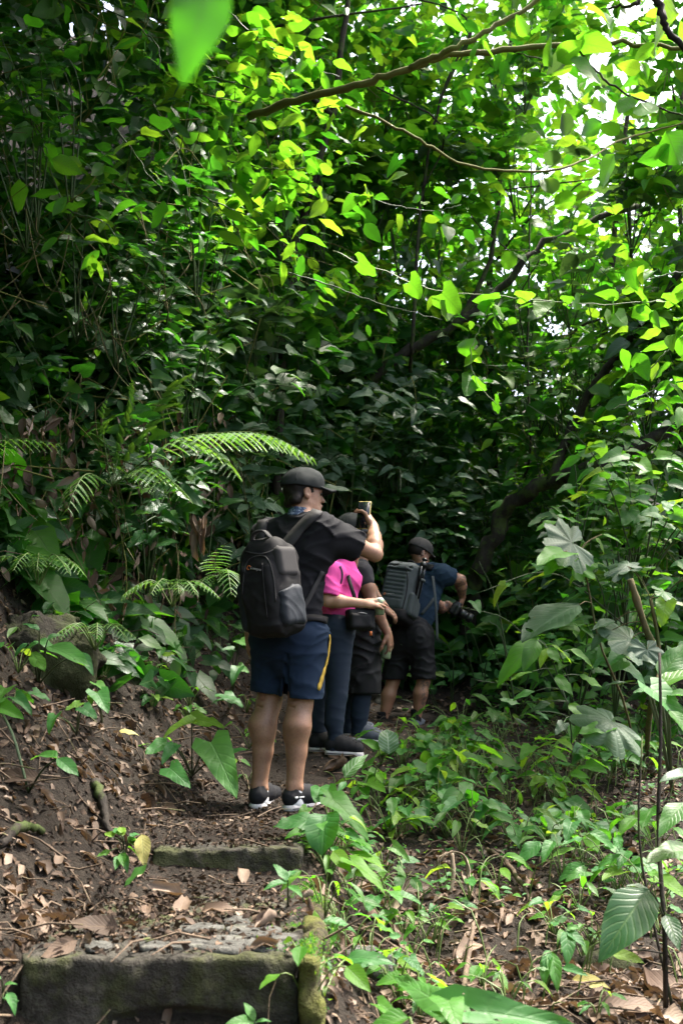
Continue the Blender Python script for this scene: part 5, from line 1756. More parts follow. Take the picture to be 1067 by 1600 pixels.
def shoe(body, off, heel, d, L, mat, sole, sole_h=.030, w=.040, ankle=None, up=(0, 0, 1), lace=True, accent=None):
    """heel: ground point under the heel; d: toe direction"""
    R = frame(d, up)
    g = lambda x, y, z: np.asarray(heel) + R @ np.array([x, y, z])
    lo = np.minimum(g(0, 0, 0), g(0, L, .14)) - .12
    hi = np.maximum(g(0, 0, 0), g(0, L, .14)) + .12
    F = Field(lo, hi, .005)
    rt = R[:, 0]
    F.cone(g(0, .038, sole_h + .028), g(0, L * .45, sole_h + .035), .042, .045, .02)
    F.cone(g(0, L * .45, sole_h + .03), g(0, L - .05, sole_h + .018), .046, .042, .03, (R[:, 2], 1.05))
    F.cone(g(0, .045, sole_h + .04), g(0, .06, sole_h + .075), .042, .040, .02)
    F.cone(g(0, .10, sole_h + .055), g(0, .15, sole_h + .045), .034, .034, .02)
    F.half(g(0, 0, sole_h - .008), -R[:, 2])
    F.cut(g(0, .055, sole_h + .05), g(0, .05, sole_h + .16), .028, .036)
    F.folds(.003, d, 60, 3)
    so = obj('shoe', F.mesh('shoe', M[mat], off), body)
    F = Field(lo, hi, .005)
    F.cone(g(0, .04, sole_h * .5), g(0, L * .5, sole_h * .5), .043, .044, .0, (R[:, 2], 1.0))
    F.cone(g(0, L * .5, sole_h * .5), g(0, L - .05, sole_h * .5), .044, .043, .0)
    F.half(g(0, 0, sole_h - .002), R[:, 2])
    F.half(g(0, 0, .0), -R[:, 2])
    sl = obj('sole', F.mesh('sole', M[sole], off), so)
    mb = MB()
    mb.tube(spline([g(-.044, .02, sole_h * .42), g(-.047, L * .45, sole_h * .42), g(-.042, L * .8, sole_h * .42)], 8), .0022, 4)
    mb.tube(spline([g(.044, .02, sole_h * .42), g(.047, L * .45, sole_h * .42), g(.042, L * .8, sole_h * .42)], 8), .0022, 4)
    obj('sole_groove', mb.mesh('sole_groove', M['sole_dark'], off=off), sl)
    if lace:
        mb = MB()
        for i in range(4):
            t = .13 + i * .022
            mb.tube(spline([g(-.026, t, sole_h + .078 - i * .008), g(0, t + .01, sole_h + .093 - i * .009), g(.026, t, sole_h + .078 - i * .008)], 6), .003, 4)
        obj('lace', mb.mesh('lace', M['print_grey' if accent is None else accent], off=off), so)
    return so


def bvh_of(o):
    me = o.data
    mw = Matrix.Translation(o.location if o.parent is None else o.parent.location)
    return BVHTree.FromPolygons([mw @ v.co for v in me.vertices], [tuple(p.vertices) for p in me.polygons])


def hit(bvhs, u, v, lift=.0):
    """first surface on the sight line of a photograph point: (point, normal)"""
    o = Vector((0, 0, CAM_Z))
    d = Vector(px(u, v, 5.0)) - o
    d.normalize()
    best = None
    for b in bvhs:
        r = b.ray_cast(o, d)
        if r[0] is not None and (best is None or r[3] < best[2]):
            best = (r[0], r[1], r[3])
    if best is None: return None
    n = np.array(best[1])
    if np.dot(n, np.array(d)) > 0: n = -n
    return np.array(best[0]) + n * lift, n


def drape(name, bvhs, uvs, w, mat, parent, off, th=.004, lift=.006, n=14, wv=None):
    """a strap laid over a surface along a path of photograph points"""
    P = spline([(u, v, 0) for u, v in uvs], n)
    pts, nn = [], []
    for u, v, _ in P:
        h = hit(bvhs, u, v, lift)
        if h is None: continue
        pts.append(h[0]); nn.append(h[1])
    if len(pts) < 2: return None
    pts, nn = np.array(pts), np.array(nn)
    for _ in range(3):
        pts[1:-1] = pts[1:-1] * .5 + .25 * (pts[2:] + pts[:-2]); nn[1:-1] = nrm(nn[1:-1] * .5 + .25 * (nn[2:] + nn[:-2]))
    T = nrm(np.gradient(pts, axis=0))
    side = nrm(np.cross(T, nn))
    ww = w if wv is None else np.interp(np.linspace(0, 1, len(pts)), np.linspace(0, 1, len(wv)), wv)
    mb = MB()
    mb.ribbon(pts, side, ww, nn, th)
    return obj(name, mb.mesh(name, M[mat], True, off), parent)


def capmesh(body, off, c, R, s, mat, brim_len=.075, visor_drop=.0):
    g = lambda x, y, z: np.asarray(c) + R @ np.array([x, y, z]) * s
    lo = np.asarray(c) - .24; hi = np.asarray(c) + .26
    F = Field(lo, hi, .005)
    F.ell(g(0, -.010, .038), np.array([.087, .110, .103]) * s, R, 0)
    F.ell(g(0, .03, .07), np.array([.07, .07, .06]) * s, R, .03)
    F.half(g(0, 0, .030), -R @ nrm((0, .10, 1.0)))
    F.ell(g(0, -.012, .03), np.array([.080, .102, .094]) * s, R, 0, cut=True)
    F.noise(.0025, 18, 3, 2)
    cp = obj('cap', F.mesh('cap', M[mat], off), body)
    F = Field(lo, hi, .005)
    for k in range(7):
        a = (k - 3) / 3
        F.cone(g(a * .062, .078 - .018 * a * a, .036), g(a * .058, .078 + brim_len * (1 - .45 * a * a), .030 - .016 * a * a + visor_drop), .0055 * s, .0045 * s, .012)
        if k < 6:
            b = (k + .5 - 3) / 3
            F.cone(g(b * .062, .078 - .018 * b * b, .036), g(b * .058, .078 + brim_len * (1 - .45 * b * b), .030 - .016 * b * b + visor_drop), .0055 * s, .0045 * s, .012)
    obj('brim', F.mesh('brim', M[mat], off), cp)
    mb = MB()
    mb.tube([g(0, -.005, .136), g(0, -.005, .144)], [.010, .006], 8)
    obj('button', mb.mesh('button', M[mat], off=off), cp)
    mb = MB()
    for k in range(3):
        a = k * math.pi / 3 + .5
        pts = [g(.0885 * math.cos(a) * math.sin(t), -.010 + .112 * math.sin(a) * math.sin(t), .038 + .1045 * math.cos(t)) for t in np.linspace(-1.4, 1.4, 15)]
        mb.tube(pts, .0018, 4)
    obj('seam', mb.mesh('seam', M[mat], off=off), cp)
    return cp


def eyes(body, off, g):
    for e in (-1, 1):
        mb = MB()
        mb.tube([g(e * .032, .079, .006), g(e * .032, .086, .006), g(e * .032, .0905, .006), g(e * .032, .092, .006)], [.012, .010, .006, .001], 10)
        obj('eye', mb.mesh('eye', M['eye'], off=off), body)


# ---- the man in the foreground: black tee, navy shorts, black cap, phone in the raised hand
def person_front():
    q = lambda u, v, dy=0: px(u, v, 5.1 + dy)
    base = px(435, 1262, 5.1)
    base[2] = .64
    h = np.array([.57, .82, 0]); r = np.array([.82, -.57, 0]); z = np.array([0, 0, 1.0])
    pel = q(454, 985, 0); chest = q(464, 868, 0); waist = q(458, 930, 0)
    Ls, Rs = q(416, 838, .12), q(512, 830, -.09)
    nk = q(470, 806, .02); hc = q(475, 774, .04)
    El, Wr = q(586, 866, .03), q(583, 822, .19)
    LE, LW = q(386, 925, .22), q(391, 990, .16)
    hipL, hipR = pel - r * .085 - z * .03, pel + r * .085 - z * .03
    kL, kR = q(421, 1094, .07), q(470, 1094, -.03)
    aL, aR = q(406, 1228, .04), q(461, 1228, -.04)
    F = Field(base - np.array([.40, .45, .02]), base + np.array([.62, .55, 1.80]), .0055)
    fl = (h, 1.35)
    F.chain([pel, waist, chest], [.135, .125, .15], .05, fl)
    F.cone(chest - r * .06 + z * .02, chest + r * .06 + z * .02, .13, .13, .05, fl)
    F.cone(Ls + r * .03, Rs - r * .03, .062, .062, .05)
    F.cone(nk - z * .05 + h * .0, hc - z * .02, .064, .056, .03)
    F.cone(nk - z * .02, Ls + r * .06, .045, .05, .06); F.cone(nk - z * .02, Rs - r * .06, .045, .05, .06)
    g, R = head(F, hc, (.93, .36, .02))
    for hp, kn, an, sd in ((hipL, kL, aL, -1), (hipR, kR, aR, 1)):
        F.cone(hp, kn, .088, .060, .03)
        d = nrm(an - kn); L = np.linalg.norm(an - kn)
        F.cone(kn - d * .02, kn + d * .05, .060, .056, .02)
        F.cone(kn, an, .048, .033, .02)
        F.chain([kn + d * .04 - h * .012 + r * .006 * sd, kn + d * L * .30 - h * .026 + r * .010 * sd, kn + d * L * .60 - h * .008, an - h * .012], [.050, .064, .044, .030], .03)
        F.cone(kn + d * .06 - h * .02 - r * .014 * sd, kn + d * L * .42 - h * .028 - r * .012 * sd, .036, .046, .03)
        F.cone(kn - d * .03 + h * .03, kn + d * .03 + h * .03, .035, .032, .03)
        F.cone(an - h * .03, an - h * .035 - z * .05, .018, .022, .025)
        F.cut(kn - h * .066 - r * .03 + d * .004, kn - h * .066 + r * .03 - d * .004, .007)
        F.cut(kn - h * .064 - r * .022 + d * .03, kn - h * .066 + r * .012 + d * .036, .005)
        F.cone(an, an - z * .04 + h * .03, .036, .036, .02)
        for e in (-1, 1): F.cone(an + r * e * .032 - z * .01, an + r * e * .034 - z * .014, .014, .014, .012)
    F.chain([Rs, Rs * .45 + El * .55, El], [.055, .047, .038], .03)
    dF = nrm(Wr - El)
    F.chain([El, El + dF * .075, El * .4 + Wr * .6, Wr], [.037, .043, .036, .026], .02)
    ph_c = q(568, 805, .195)
    n_ph = nrm(np.array([-.42, -.90, .12]))
    hand(F, Wr, nrm(ph_c + np.array([.012, .02, -.005]) - Wr + z * .03), nrm(np.array([.78, -.35, -.1])), side=1, curl=.62, s=1.0, thumb_out=.75)
    F.chain([Ls, LE, LW], [.056, .044, .030], .03)
    hand(F, LW, (.05, .0, -1), (-.7, -.5, 0), side=-1, curl=.35)
    body = obj('person', F.mesh('person', M['skin_tan'], base), None, base)
    tag(body, 'person in black cap, black t-shirt and navy shorts aiming a phone', 'person')
    eyes(body, base, g)
    # hair and cap
    F = Field(hc - .2, hc + .2, .005)
    F.ell(g(0, -.016, .034), (.079, .100, .088), R, 0)
    F.cone(g(-.05, -.065, -.035), g(.05, -.065, -.035), .034, .034, .02)
    F.half(g(0, .035, 0), R @ nrm((0, 1, .25)))
    F.half(g(0, 0, -.055), -R[:, 2])
    F.noise(.003, 40, 2, 2)
    obj('hair', F.mesh('hair', M['hair'], base), body)
    capmesh(body, base, hc, R, 1.06, 'cap', .088)
    # t-shirt
    F = Field(base + np.array([-.36, -.4, .70]), base + np.array([.55, .45, 1.66]), .007)
    F.chain([pel + z * .0, waist, chest], [.168, .155, .172], .05, fl)
    F.cone(chest - r * .07 + z * .02, chest + r * .07 + z * .02, .145, .145, .05, fl)
    F.cone(Ls + r * .03, Rs - r * .03, .075, .075, .05)
    F.cone(nk - z * .03, Ls + r * .06, .056, .066, .06); F.cone(nk - z * .03, Rs - r * .06, .056, .066, .06)
    u = nrm(El - Rs)
    F.cone(Rs - u * .03, Rs + u * .185, .074, .066, .05)
    F.cone(Rs + u * .02 - z * .06, Rs + u * .17 - z * .02, .05, .058, .06)
    u2 = nrm(LE - Ls)
    F.cone(Ls, Ls + u2 * .2, .074, .072, .05)
    F.folds(.014, nrm(np.array([.5, 0, .8])), 34, 3)
    F.folds(.010, nrm(np.array([-.3, .2, .9])), 55, 8)
    F.noise(.006, 9, 4, 2)
    F.half(pel - z * .045, -z)
    F.half(Rs + u * .188, u)
    sl, P = F._sub(LE - .14, LE + .11)
    F.D[sl] = np.maximum(F.D[sl], (P[0] - Ls[0]) * u2[0] + (P[1] - Ls[1]) * u2[1] + (P[2] - Ls[2]) * u2[2] - .2) if sl else F.D[sl]
    F.cut(Rs + u * .12, Rs + u * .26, .056, .060)
    F.cut(nk - z * .035, nk + z * .12, .062, .08)
    F.cut(pel - z * .2, pel + z * .02, .155, .145, flat=fl)
    shirt = obj('t_shirt', F.mesh('t_shirt', M['black_tee'], base), body)
    F = Field(nk - .16, nk + .16, .005)
    F.cone(nk - z * .02 - h * .01, nk + z * .004 - h * .004, .074, .066, .01)
    F.cut(nk - z * .1, nk + z * .1, .058, .058)
    F.folds(.007, (.2, .1, 1), 130, 3)
    obj('bandana', F.mesh('bandana', M['bandana'], base), body)
    # shorts
    F = Field(base + np.array([-.33, -.36, .40]), base + np.array([.45, .4, 1.08]), .007)
    F.chain([pel + z * .05, pel - z * .06], [.176, .186], .04, (h, 1.2))
    for hp, kn, sd in ((hipL, kL, -1), (hipR, kR, 1)):
        d = nrm(kn - hp)
        F.cone(hp, kn + d * .00, .115, .090 if sd < 0 else .104, .025)
        F.cone(hp + r * sd * .03, kn - d * .06 + r * sd * .015, .095, .085, .04)
        F.cone(hp - h * .04, hp - h * .035 - z * .06, .10, .09, .05)
    F.folds(.012, nrm(np.array([.25, .1, 1])), 42, 5)
    F.folds(.014, nrm(np.array([-.5, .1, .8])), 24, 12)
    F.noise(.005, 8, 6, 2)
    for hp, kn, sd in ((hipL, kL, -1), (hipR, kR, 1)):
        d = nrm(kn - hp)
        hem = kn - d * (.035 if sd < 0 else .01)
        sl, P = F._sub(kn - .2, kn + .2)
        # trim below the hem, on this leg's side only
        I = (P[0] - hem[0]) * d[0] + (P[1] - hem[1]) * d[1] + (P[2] - hem[2]) * d[2]
        mid = (kL + kR) / 2
        side = ((P[0] - mid[0]) * r[0] + (P[1] - mid[1]) * r[1]) * sd
        F.D[sl] = np.where(side > 0, np.maximum(F.D[sl], I), F.D[sl])
        F.cut(hem - d * .05, hem + d * .12, .080, .090)
    mk = (kL + kR) / 2
    for dy in (-.3, -.27, -.24, -.21, -.18, -.15, -.12, -.08, -.04, 0, .04):
        F.cut(q(445, 1112, dy), q(449, 1015, dy), .030, .006)
    F.cut(mk - z * .02, pel - z * .24, .022, .004)
    F.cut(mk - z * .02 + h * .1, pel - z * .24 + h * .1, .022, .004)
    F.half(pel + z * .06, z)
    shorts = obj('shorts', F.mesh('shorts', M['navy_short'], base), body)
    bs = [bvh_of(shorts)]
    drape('side_stripe', bs, [(514, 992), (516, 1004), (511, 1030), (504, 1055), (497, 1078)], .013, 'gold', shorts, base, .0015, .003, 26, [.008, .015, .011, .018, .010, .018, .011, .019, .011, .019, .012, .018, .008])
    # socks and shoes
    for an, hd, td in ((aL, q(403, 1262, .02), nrm(np.array([.32, .95, .06]))), (aR, q(456, 1262, -.02), nrm(np.array([.80, .60, .05])))):
        F = Field(an - .12, an + .12, .005)
        F.cone(an - z * .03 + td * .0, an - z * .075, .044, .046, .01)
        obj('sock', F.mesh('sock', M['sock_white'], base), body)
        ht = an - td * .06
        ht[2] = base[2] - .004
        s = shoe(body, base, ht, td, .295, 'shoe_black', 'sole', .031, accent='shoe_black')
        if td[0] > .5:
            b = [bvh_of(s)]
            drape('logo', b, [(461, 1247), (463, 1247), (465, 1246)], .0055, 'print_white', s, base, .0012, .002, 4)
            drape('logo', b, [(467, 1246), (471, 1246), (475, 1245)], .003, 'print_white', s, base, .0012, .002, 4)
    # phone
    P_R = frame(-n_ph, nrm(np.array([.08, 0, 1.0])))
    F = Field(ph_c - .11, ph_c + .11, .003)
    F.box(ph_c, (.0385, .0055, .078), P_R, .005)
    pb = ph_c - z * .078
    ph = obj('phone', F.mesh('phone', M['case'], pb), None, pb)
    tag(ph, 'smartphone in a yellow case held up by the capped man', 'phone')
    mb = MB(); mb.box(ph_c + n_ph * .0056, P_R, (.0355, .0012, .0745))
    obj('screen', mb.mesh('screen', M['glass_black'], False, pb), ph)
    # backpack
    bc = q(424, 922, -.31)
    BR = np.stack([r, h, z], 1)
    tilt = Matrix.Rotation(math.radians(-7), 3, Vector(h)) @ Matrix.Rotation(math.radians(6), 3, Vector(r))
    BR = np.array(tilt) @ BR
    g2 = lambda x, y, zz: bc + BR @ np.array([x, y, zz])
    pbz = g2(0, 0, -.25)
    F = Field(bc - .40, bc + .40, .007)
    F.box(g2(-.01, .03, .0), (.122, .112, .225), BR, .07)
    F.box(g2(-.01, -.05, -.035), (.104, .06, .175), BR, .045, .03)
    F.cone(g2(-.05, .0, .205), g2(.05, .0, .205), .05, .05, .04)
    F.folds(.010, BR @ np.array([.3, 0, 1]), 34, 7)
    F.folds(.007, BR @ np.array([1, .2, .4]), 40, 17)
    F.noise(.008, 9, 7, 3)
    pack = obj('backpack', F.mesh('backpack', M['pack_black'], pbz), None, pbz)
    tag(pack, 'black camera backpack on the back of the man aiming a phone', 'backpack')
    F = Field(bc - .36, bc + .36, .006)
    F.box(g2(.096, .015, .12), (.03, .075, .075), BR, .028)
    obj('shoulder_panel', F.mesh('shoulder_panel', M['pack_trim'], pbz), pack)
    F = Field(bc - .36, bc + .36, .006)
    F.box(g2(.096, .01, -.09), (.032, .085, .10), BR, .03)
    F.half(g2(.096, 0, -.0), BR @ nrm((0, -.35, 1)))
    F.folds(.005, BR @ np.array([0, 1, .7]), 34, 4)
    F.noise(.005, 14, 3, 2)
    obj('side_pocket', F.mesh('side_pocket', M['pack_mesh'], pbz), pack)
    F = Field(bc - .36, bc + .36, .006)
    F.box(g2(-.135, .01, -.06), (.032, .085, .12), BR, .03)
    obj('side_pocket', F.mesh('side_pocket', M['pack_mesh'], pbz), pack)
    mb = MB()
    mb.ribbon(spline([g2(-.06, -.02, .245), g2(-.03, -.03, .285), g2(.03, -.03, .285), g2(.06, -.02, .245)], 10), BR[:, 1], .016, BR[:, 2], .005)
    obj('top_handle', mb.mesh('top_handle', M['pack_trim'], True, pbz), pack)
    bp = [bvh_of(pack)]
    drape('zipper', bp, [(377, 960), (381, 900), (388, 876), (408, 868), (420, 876), (428, 905), (431, 940)], .0035, 'pack_trim', pack, pbz, .003, .001, 40)
    drape('seam', bp, [(410, 880), (413, 920), (418, 965)], .002, 'pack_trim', pack, pbz, .002, .001, 14)
    drape('flap_edge', bp, [(384, 862), (405, 866), (424, 862), (434, 853)], .004, 'pack_trim', pack, pbz, .003, .001, 14)
    # logo: small orange ring and grey letters
    hl = hit(bp, 389, 887, .0012)
    hr = hit(bp, 401, 889, .0012)
    if hl and hr:
        mb = MB()
        e1 = nrm(hr[0] - hl[0]); e3 = nrm(np.cross(e1, -hl[1])); 
        ring = [hl[0] + .010 * (e1 * math.cos(t) + e3 * math.sin(t)) for t in np.linspace(.3, 5.3, 14)]
        mb.tube(ring, .0022, 4)
        obj('logo', mb.mesh('logo', M['orange'], off=pbz), pack)
        text('Lowepro', hl[0] + e1 * .014 - e3 * .006, e1, e3, .02, 'print_grey', pack, pbz)
    both = [bvh_of(shirt), bvh_of(body)]
    drape('shoulder_strap', both, [(440, 862), (455, 845), (474, 822), (497, 801)], .036, 'pack_trim', pack, pbz, .007, .010, 14)
    drape('shoulder_strap', both, [(408, 850), (408, 832), (412, 815)], .030, 'pack_trim', pack, pbz, .007, .008, 10)
    drape('lower_strap', both, [(466, 962), (480, 940), (492, 915), (503, 893)], .012, 'pack_trim', pack, pbz, .003, .006, 14)
    drape('waist_belt', both + bs, [(452, 972), (475, 966), (498, 967), (517, 972)], .018, 'pack_black', pack, pbz, .005, .008, 14)
    hb = hit(both, 481, 966, .016)
    if hb:
        mb = MB(); mb.box(hb[0], frame(-hb[1]), (.018, .005, .014))
        obj('buckle', mb.mesh('buckle', M['plastic_black'], False, pbz), pack)
    hb = hit(both, 456, 872, .014)
    if hb:
        mb = MB(); mb.box(hb[0], frame(-hb[1]), (.012, .006, .018))
        obj('buckle', mb.mesh('buckle', M['plastic_black'], False, pbz), pack)
    return body


def text(s, p, ex, ey, size, mat, parent, off):
    cu = bpy.data.curves.new('lettering', 'FONT')
    cu.body = s; cu.size = size; cu.extrude = .0006
    t = bpy.data.objects.new('lettering', cu)
    COL.objects.link(t)
    dg = bpy.context.evaluated_depsgraph_get()
    me = bpy.data.meshes.new_from_object(t.evaluated_get(dg))
    bpy.data.objects.remove(t)
    me.materials.clear(); me.materials.append(M[mat])
    o = obj('lettering', me, parent)
    ez = np.cross(ex, ey)
    pp = np.asarray(p) - np.asarray(off) + ez * .001
    o.matrix_local = Matrix(((ex[0], ey[0], ez[0], pp[0]), (ex[1], ey[1], ez[1], pp[1]), (ex[2], ey[2], ez[2], pp[2]), (0, 0, 0, 1)))
    return o


# ---- the woman in pink
def person_pink():
    q = lambda u, v, dy=0: px(u, v, 6.2 + dy)
    base = px(520, 1195, 6.2); base[2] = .80
    h = np.array([.97, .24, 0]); r = np.array([.24, -.97, 0]); z = np.array([0, 0, 1.0])
    pel = q(524, 985); waist = q(527, 945); chest = q(530, 908)
    nk = q(540, 874); hc = q(551, 836, .0)
    Rs, Ls = q(520, 893, -.15), q(530, 893, .15)
    El, Wr = q(512, 938, -.19), q(569, 943, -.20)
    LE, LW = q(545, 905, .30), q(560, 848, .14)
    hipR, hipL = pel + r * .075, pel - r * .075
    kR, aR = q(527, 1088, -.10), q(522, 1180, -.10)
    kL, aL = q(503, 1090, .08), q(497, 1186, .06)
    F = Field(base - np.array([.3, .42, .02]), base + np.array([.45, .45, 1.62]), .0068)
    fl = (r, .82)
    F.chain([pel, waist, chest], [.115, .095, .105], .05, fl)
    F.cone(chest + h * .05 + r * .06, chest + h * .05 - r * .06, .062, .062, .05)
    F.cone(Ls, Rs, .046, .046, .05)
    F.cone(nk - z * .05, hc - z * .03, .048, .044, .03)
    g, R = head(F, hc, (.95, .30, -.02), s=.94)
    for hp, kn, an in ((hipR, kR, aR), (hipL, kL, aL)):
        F.cone(hp, kn, .082, .052, .04)
        d = nrm(an - kn); L = np.linalg.norm(an - kn)
        F.cone(kn, an, .046, .034, .02)
        F.cone(kn + d * .06 - h * .012, kn + d * L * .5 - h * .014, .048, .042, .03)
        F.cone(an, an - z * .05 + h * .02, .034, .034, .02)
    F.cone(pel - h * .05 + r * .05, pel - h * .05 - r * .05, .085, .085, .05)
    F.chain([Rs, El], [.047, .038], .03)
    d = nrm(Wr - El)
    F.chain([El, El + d * .07, Wr], [.037, .039, .025], .02)
    hand(F, Wr, nrm(np.array([.98, -.05, .05])), nrm(np.array([.05, -.75, .65])), side=-1, curl=.42, s=.95)
    F.chain([Ls, LE, LW], [.045, .036, .026], .02)
    hand(F, LW, nrm(np.array([-.35, -.3, .9])), nrm(np.array([.3, -.9, 0])), side=-1, curl=.5, s=.9)
    body = obj('person', F.mesh('person', M['skin_light'], base), None, base)
    tag(body, 'person in pink t-shirt and navy leggings stretching a hand forward', 'person')
    eyes(body, base, g)
    F = Field(hc - .22, hc + .22, .006)
    F.ell(g(0, -.02, .03), (.080, .100, .09), R, 0)
    F.cone(g(0, -.07, -.03), g(0, -.075, -.14), .05, .03, .03)
    F.half(g(0, .03, 0), R @ nrm((0, 1, .1)))
    F.noise(.004, 30, 2, 2)
    obj('hair', F.mesh('hair', M['hair'], base), body)
    capmesh(body, base, hc, R, 1.0, 'cap', .06)
    F = Field(base + np.array([-.3, -.4, .72]), base + np.array([.4, .4, 1.40]), .006)
    F.chain([pel + z * .06, waist, chest], [.112, .106, .118], .05, fl)
    F.cone(chest + h * .058 + r * .06, chest + h * .058 - r * .06, .070, .070, .05)
    F.cone(Ls, Rs, .058, .058, .05)
    F.cone(nk - z * .04, chest, .06, .07, .05)
    for S_, E_ in ((Rs, El), (Ls, LE)):
        u = nrm(E_ - S_)
        F.cone(S_, S_ + u * .16, .062, .068, .03)
        F.half(S_ + u * .165, u) if False else None
    F.folds(.010, nrm(np.array([.6, 0, .6])), 45, 3)
    F.noise(.005, 10, 4, 2)
    u = nrm(El - Rs)
    F.cut(Rs + u * .10, Rs + u * .3, .05, .056)
    sl, P = F._sub(Rs + u * .2 - .09, Rs + u * .2 + .09)
    I = (P[0] - Rs[0]) * u[0] + (P[1] - Rs[1]) * u[1] + (P[2] - Rs[2]) * u[2] - .165
    far = np.sqrt((P[0] - El[0]) ** 2 + (P[1] - El[1]) ** 2 + (P[2] - El[2]) ** 2) - .085
    F.D[sl] = np.where(far < 0, np.maximum(F.D[sl], I), F.D[sl])
    F.half(pel + z * .055, -z)
    F.cut(nk - z * .03, nk + z * .1, .05, .06)
    shirt = obj('t_shirt', F.mesh('t_shirt', M['pink'], base), body)
    F = Field(base + np.array([-.3, -.4, .06]), base + np.array([.4, .4, .95]), .0065)
    F.chain([pel + z * .07, pel], [.100, .118], .05, fl)
    F.cone(pel - h * .05 + r * .05, pel - h * .05 - r * .05, .092, .092, .05)
    for hp, kn, an in ((hipR, kR, aR), (hipL, kL, aL)):
        F.cone(hp, kn, .100, .062, .04)
        dd = nrm(an - kn); L = np.linalg.norm(an - kn)
        F.cone(kn, an, .054, .040, .02)
        F.cone(kn + dd * .05 - h * .016, kn + dd * L * .45 - h * .02, .054, .050, .03)
    F.folds(.006, nrm(np.array([.2, 0, 1])), 55, 6)
    F.half(aR + z * .012, -z)
    leg = obj('leggings', F.mesh('leggings', M['legging'], base), body)
    for an, td in ((aR, nrm(np.array([.95, -.30, -.04]))), (aL, nrm(np.array([.9, -.2, .0])))):
        ht = an - td * .055; ht[2] = float(ground_z(np.array([an[0]]), np.array([an[1]]))[0]) + .005
        shoe(body, base, ht, td, .245, 'shoe_black', 'sole', .028, accent='sole_dark')
    b = [bvh_of(shirt)]
    drape('neck_trim', b, [(531, 885), (535, 897), (532, 912)], .008, 'legging', shirt, base, .002, .003, 8)
    # shoulder strap and black hip bag
    bp = q(563, 968, -.16)
    F = Field(bp - .16, bp + .16, .006)
    F.box(bp, (.05, .085, .062), frame((.97, .24, 0)), .018)
    F.box(bp + np.array([.0, -.045, -.012]), (.03, .065, .042), frame((.97, .24, 0)), .015, .01)
    F.folds(.006, (.4, 0, 1), 60, 3)
    F.noise(.006, 14, 3, 2)
    bb = bp - z * .06
    bag = obj('hip_bag', F.mesh('hip_bag', M['black_cloth'], bb), None, bb)
    tag(bag, 'small black hip bag hanging in front of the person in pink', 'bag')
    mb = MB()
    mb.ribbon(spline([q(541, 890, -.10), q(548, 915, -.19), q(556, 940, -.19), bp + np.array([-.02, -.05, .05])], 12), np.array([.9, .1, .4]), .012, np.array([0, -1, 0]), .002)
    obj('strap', mb.mesh('strap', M['black_cloth'], True, bb), bag)
    mb = MB()
    mb.tube(spline([bp + np.array([-.03, -.055, .03]), bp + np.array([.0, -.075, .034]), bp + np.array([.04, -.06, .03])], 8), .003, 4)
    obj('zipper', mb.mesh('zipper', M['print_grey'], off=bb), bag)
    # cup in the outstretched hand
    cp = Wr + nrm(np.array([.98, -.05, .05])) * .095 - nrm(np.array([.05, -.75, .65])) * .040
    mb = MB()
    mb.tube([cp + z * -.045, cp + z * -.044, cp + z * .03, cp + z * .045, cp + z * .046], [.024, .028, .031, .032, .026], 20)
    cup = obj('drink_can', mb.mesh('drink_can', M['can'], off=cp - z * .045), None, cp - z * .045)
    tag(cup, 'pale can in the outstretched hand of the person in pink', 'can')
    mb = MB(); mb.tube([cp + z * .046, cp + z * .05, cp + z * .058], [.029, .027, .02], 20)
    obj('lid', mb.mesh('lid', M['white_cup'], off=cp - z * .045), cup)
    # compact camera at the face
    cc = q(565, 826, -.06)
    CR = frame((.9, .3, 0))
    F = Field(cc - .1, cc + .1, .004)
    F.box(cc, (.055, .025, .036), CR, .01)
    cb = cc - z * .036
    co = obj('compact_camera', F.mesh('compact_camera', M['plastic_black'], cb), None, cb)
    tag(co, 'small black camera raised in front of the face under a black cap', 'camera')
    mb = MB(); mb.tube([cc + CR[:, 1] * .02, cc + CR[:, 1] * .05, cc + CR[:, 1] * .052], [.026, .024, .018], 16)
    obj('lens', mb.mesh('lens', M['glass_black'], off=cb), co)
    # walking stick
    a, b_ = q(517, 1180, .12), q(516, 1060, .16)
    mb = MB(); mb.tube(spline([a - z * .03, (a + b_) / 2 + np.array([.004, 0, 0]), b_ + z * .2], 8), .010, 7)
    o = obj('walking_stick', mb.mesh('walking_stick', M['twig'], off=a), None, a)
    tag(o, 'thin wooden walking stick standing beside the navy leggings', 'stick')


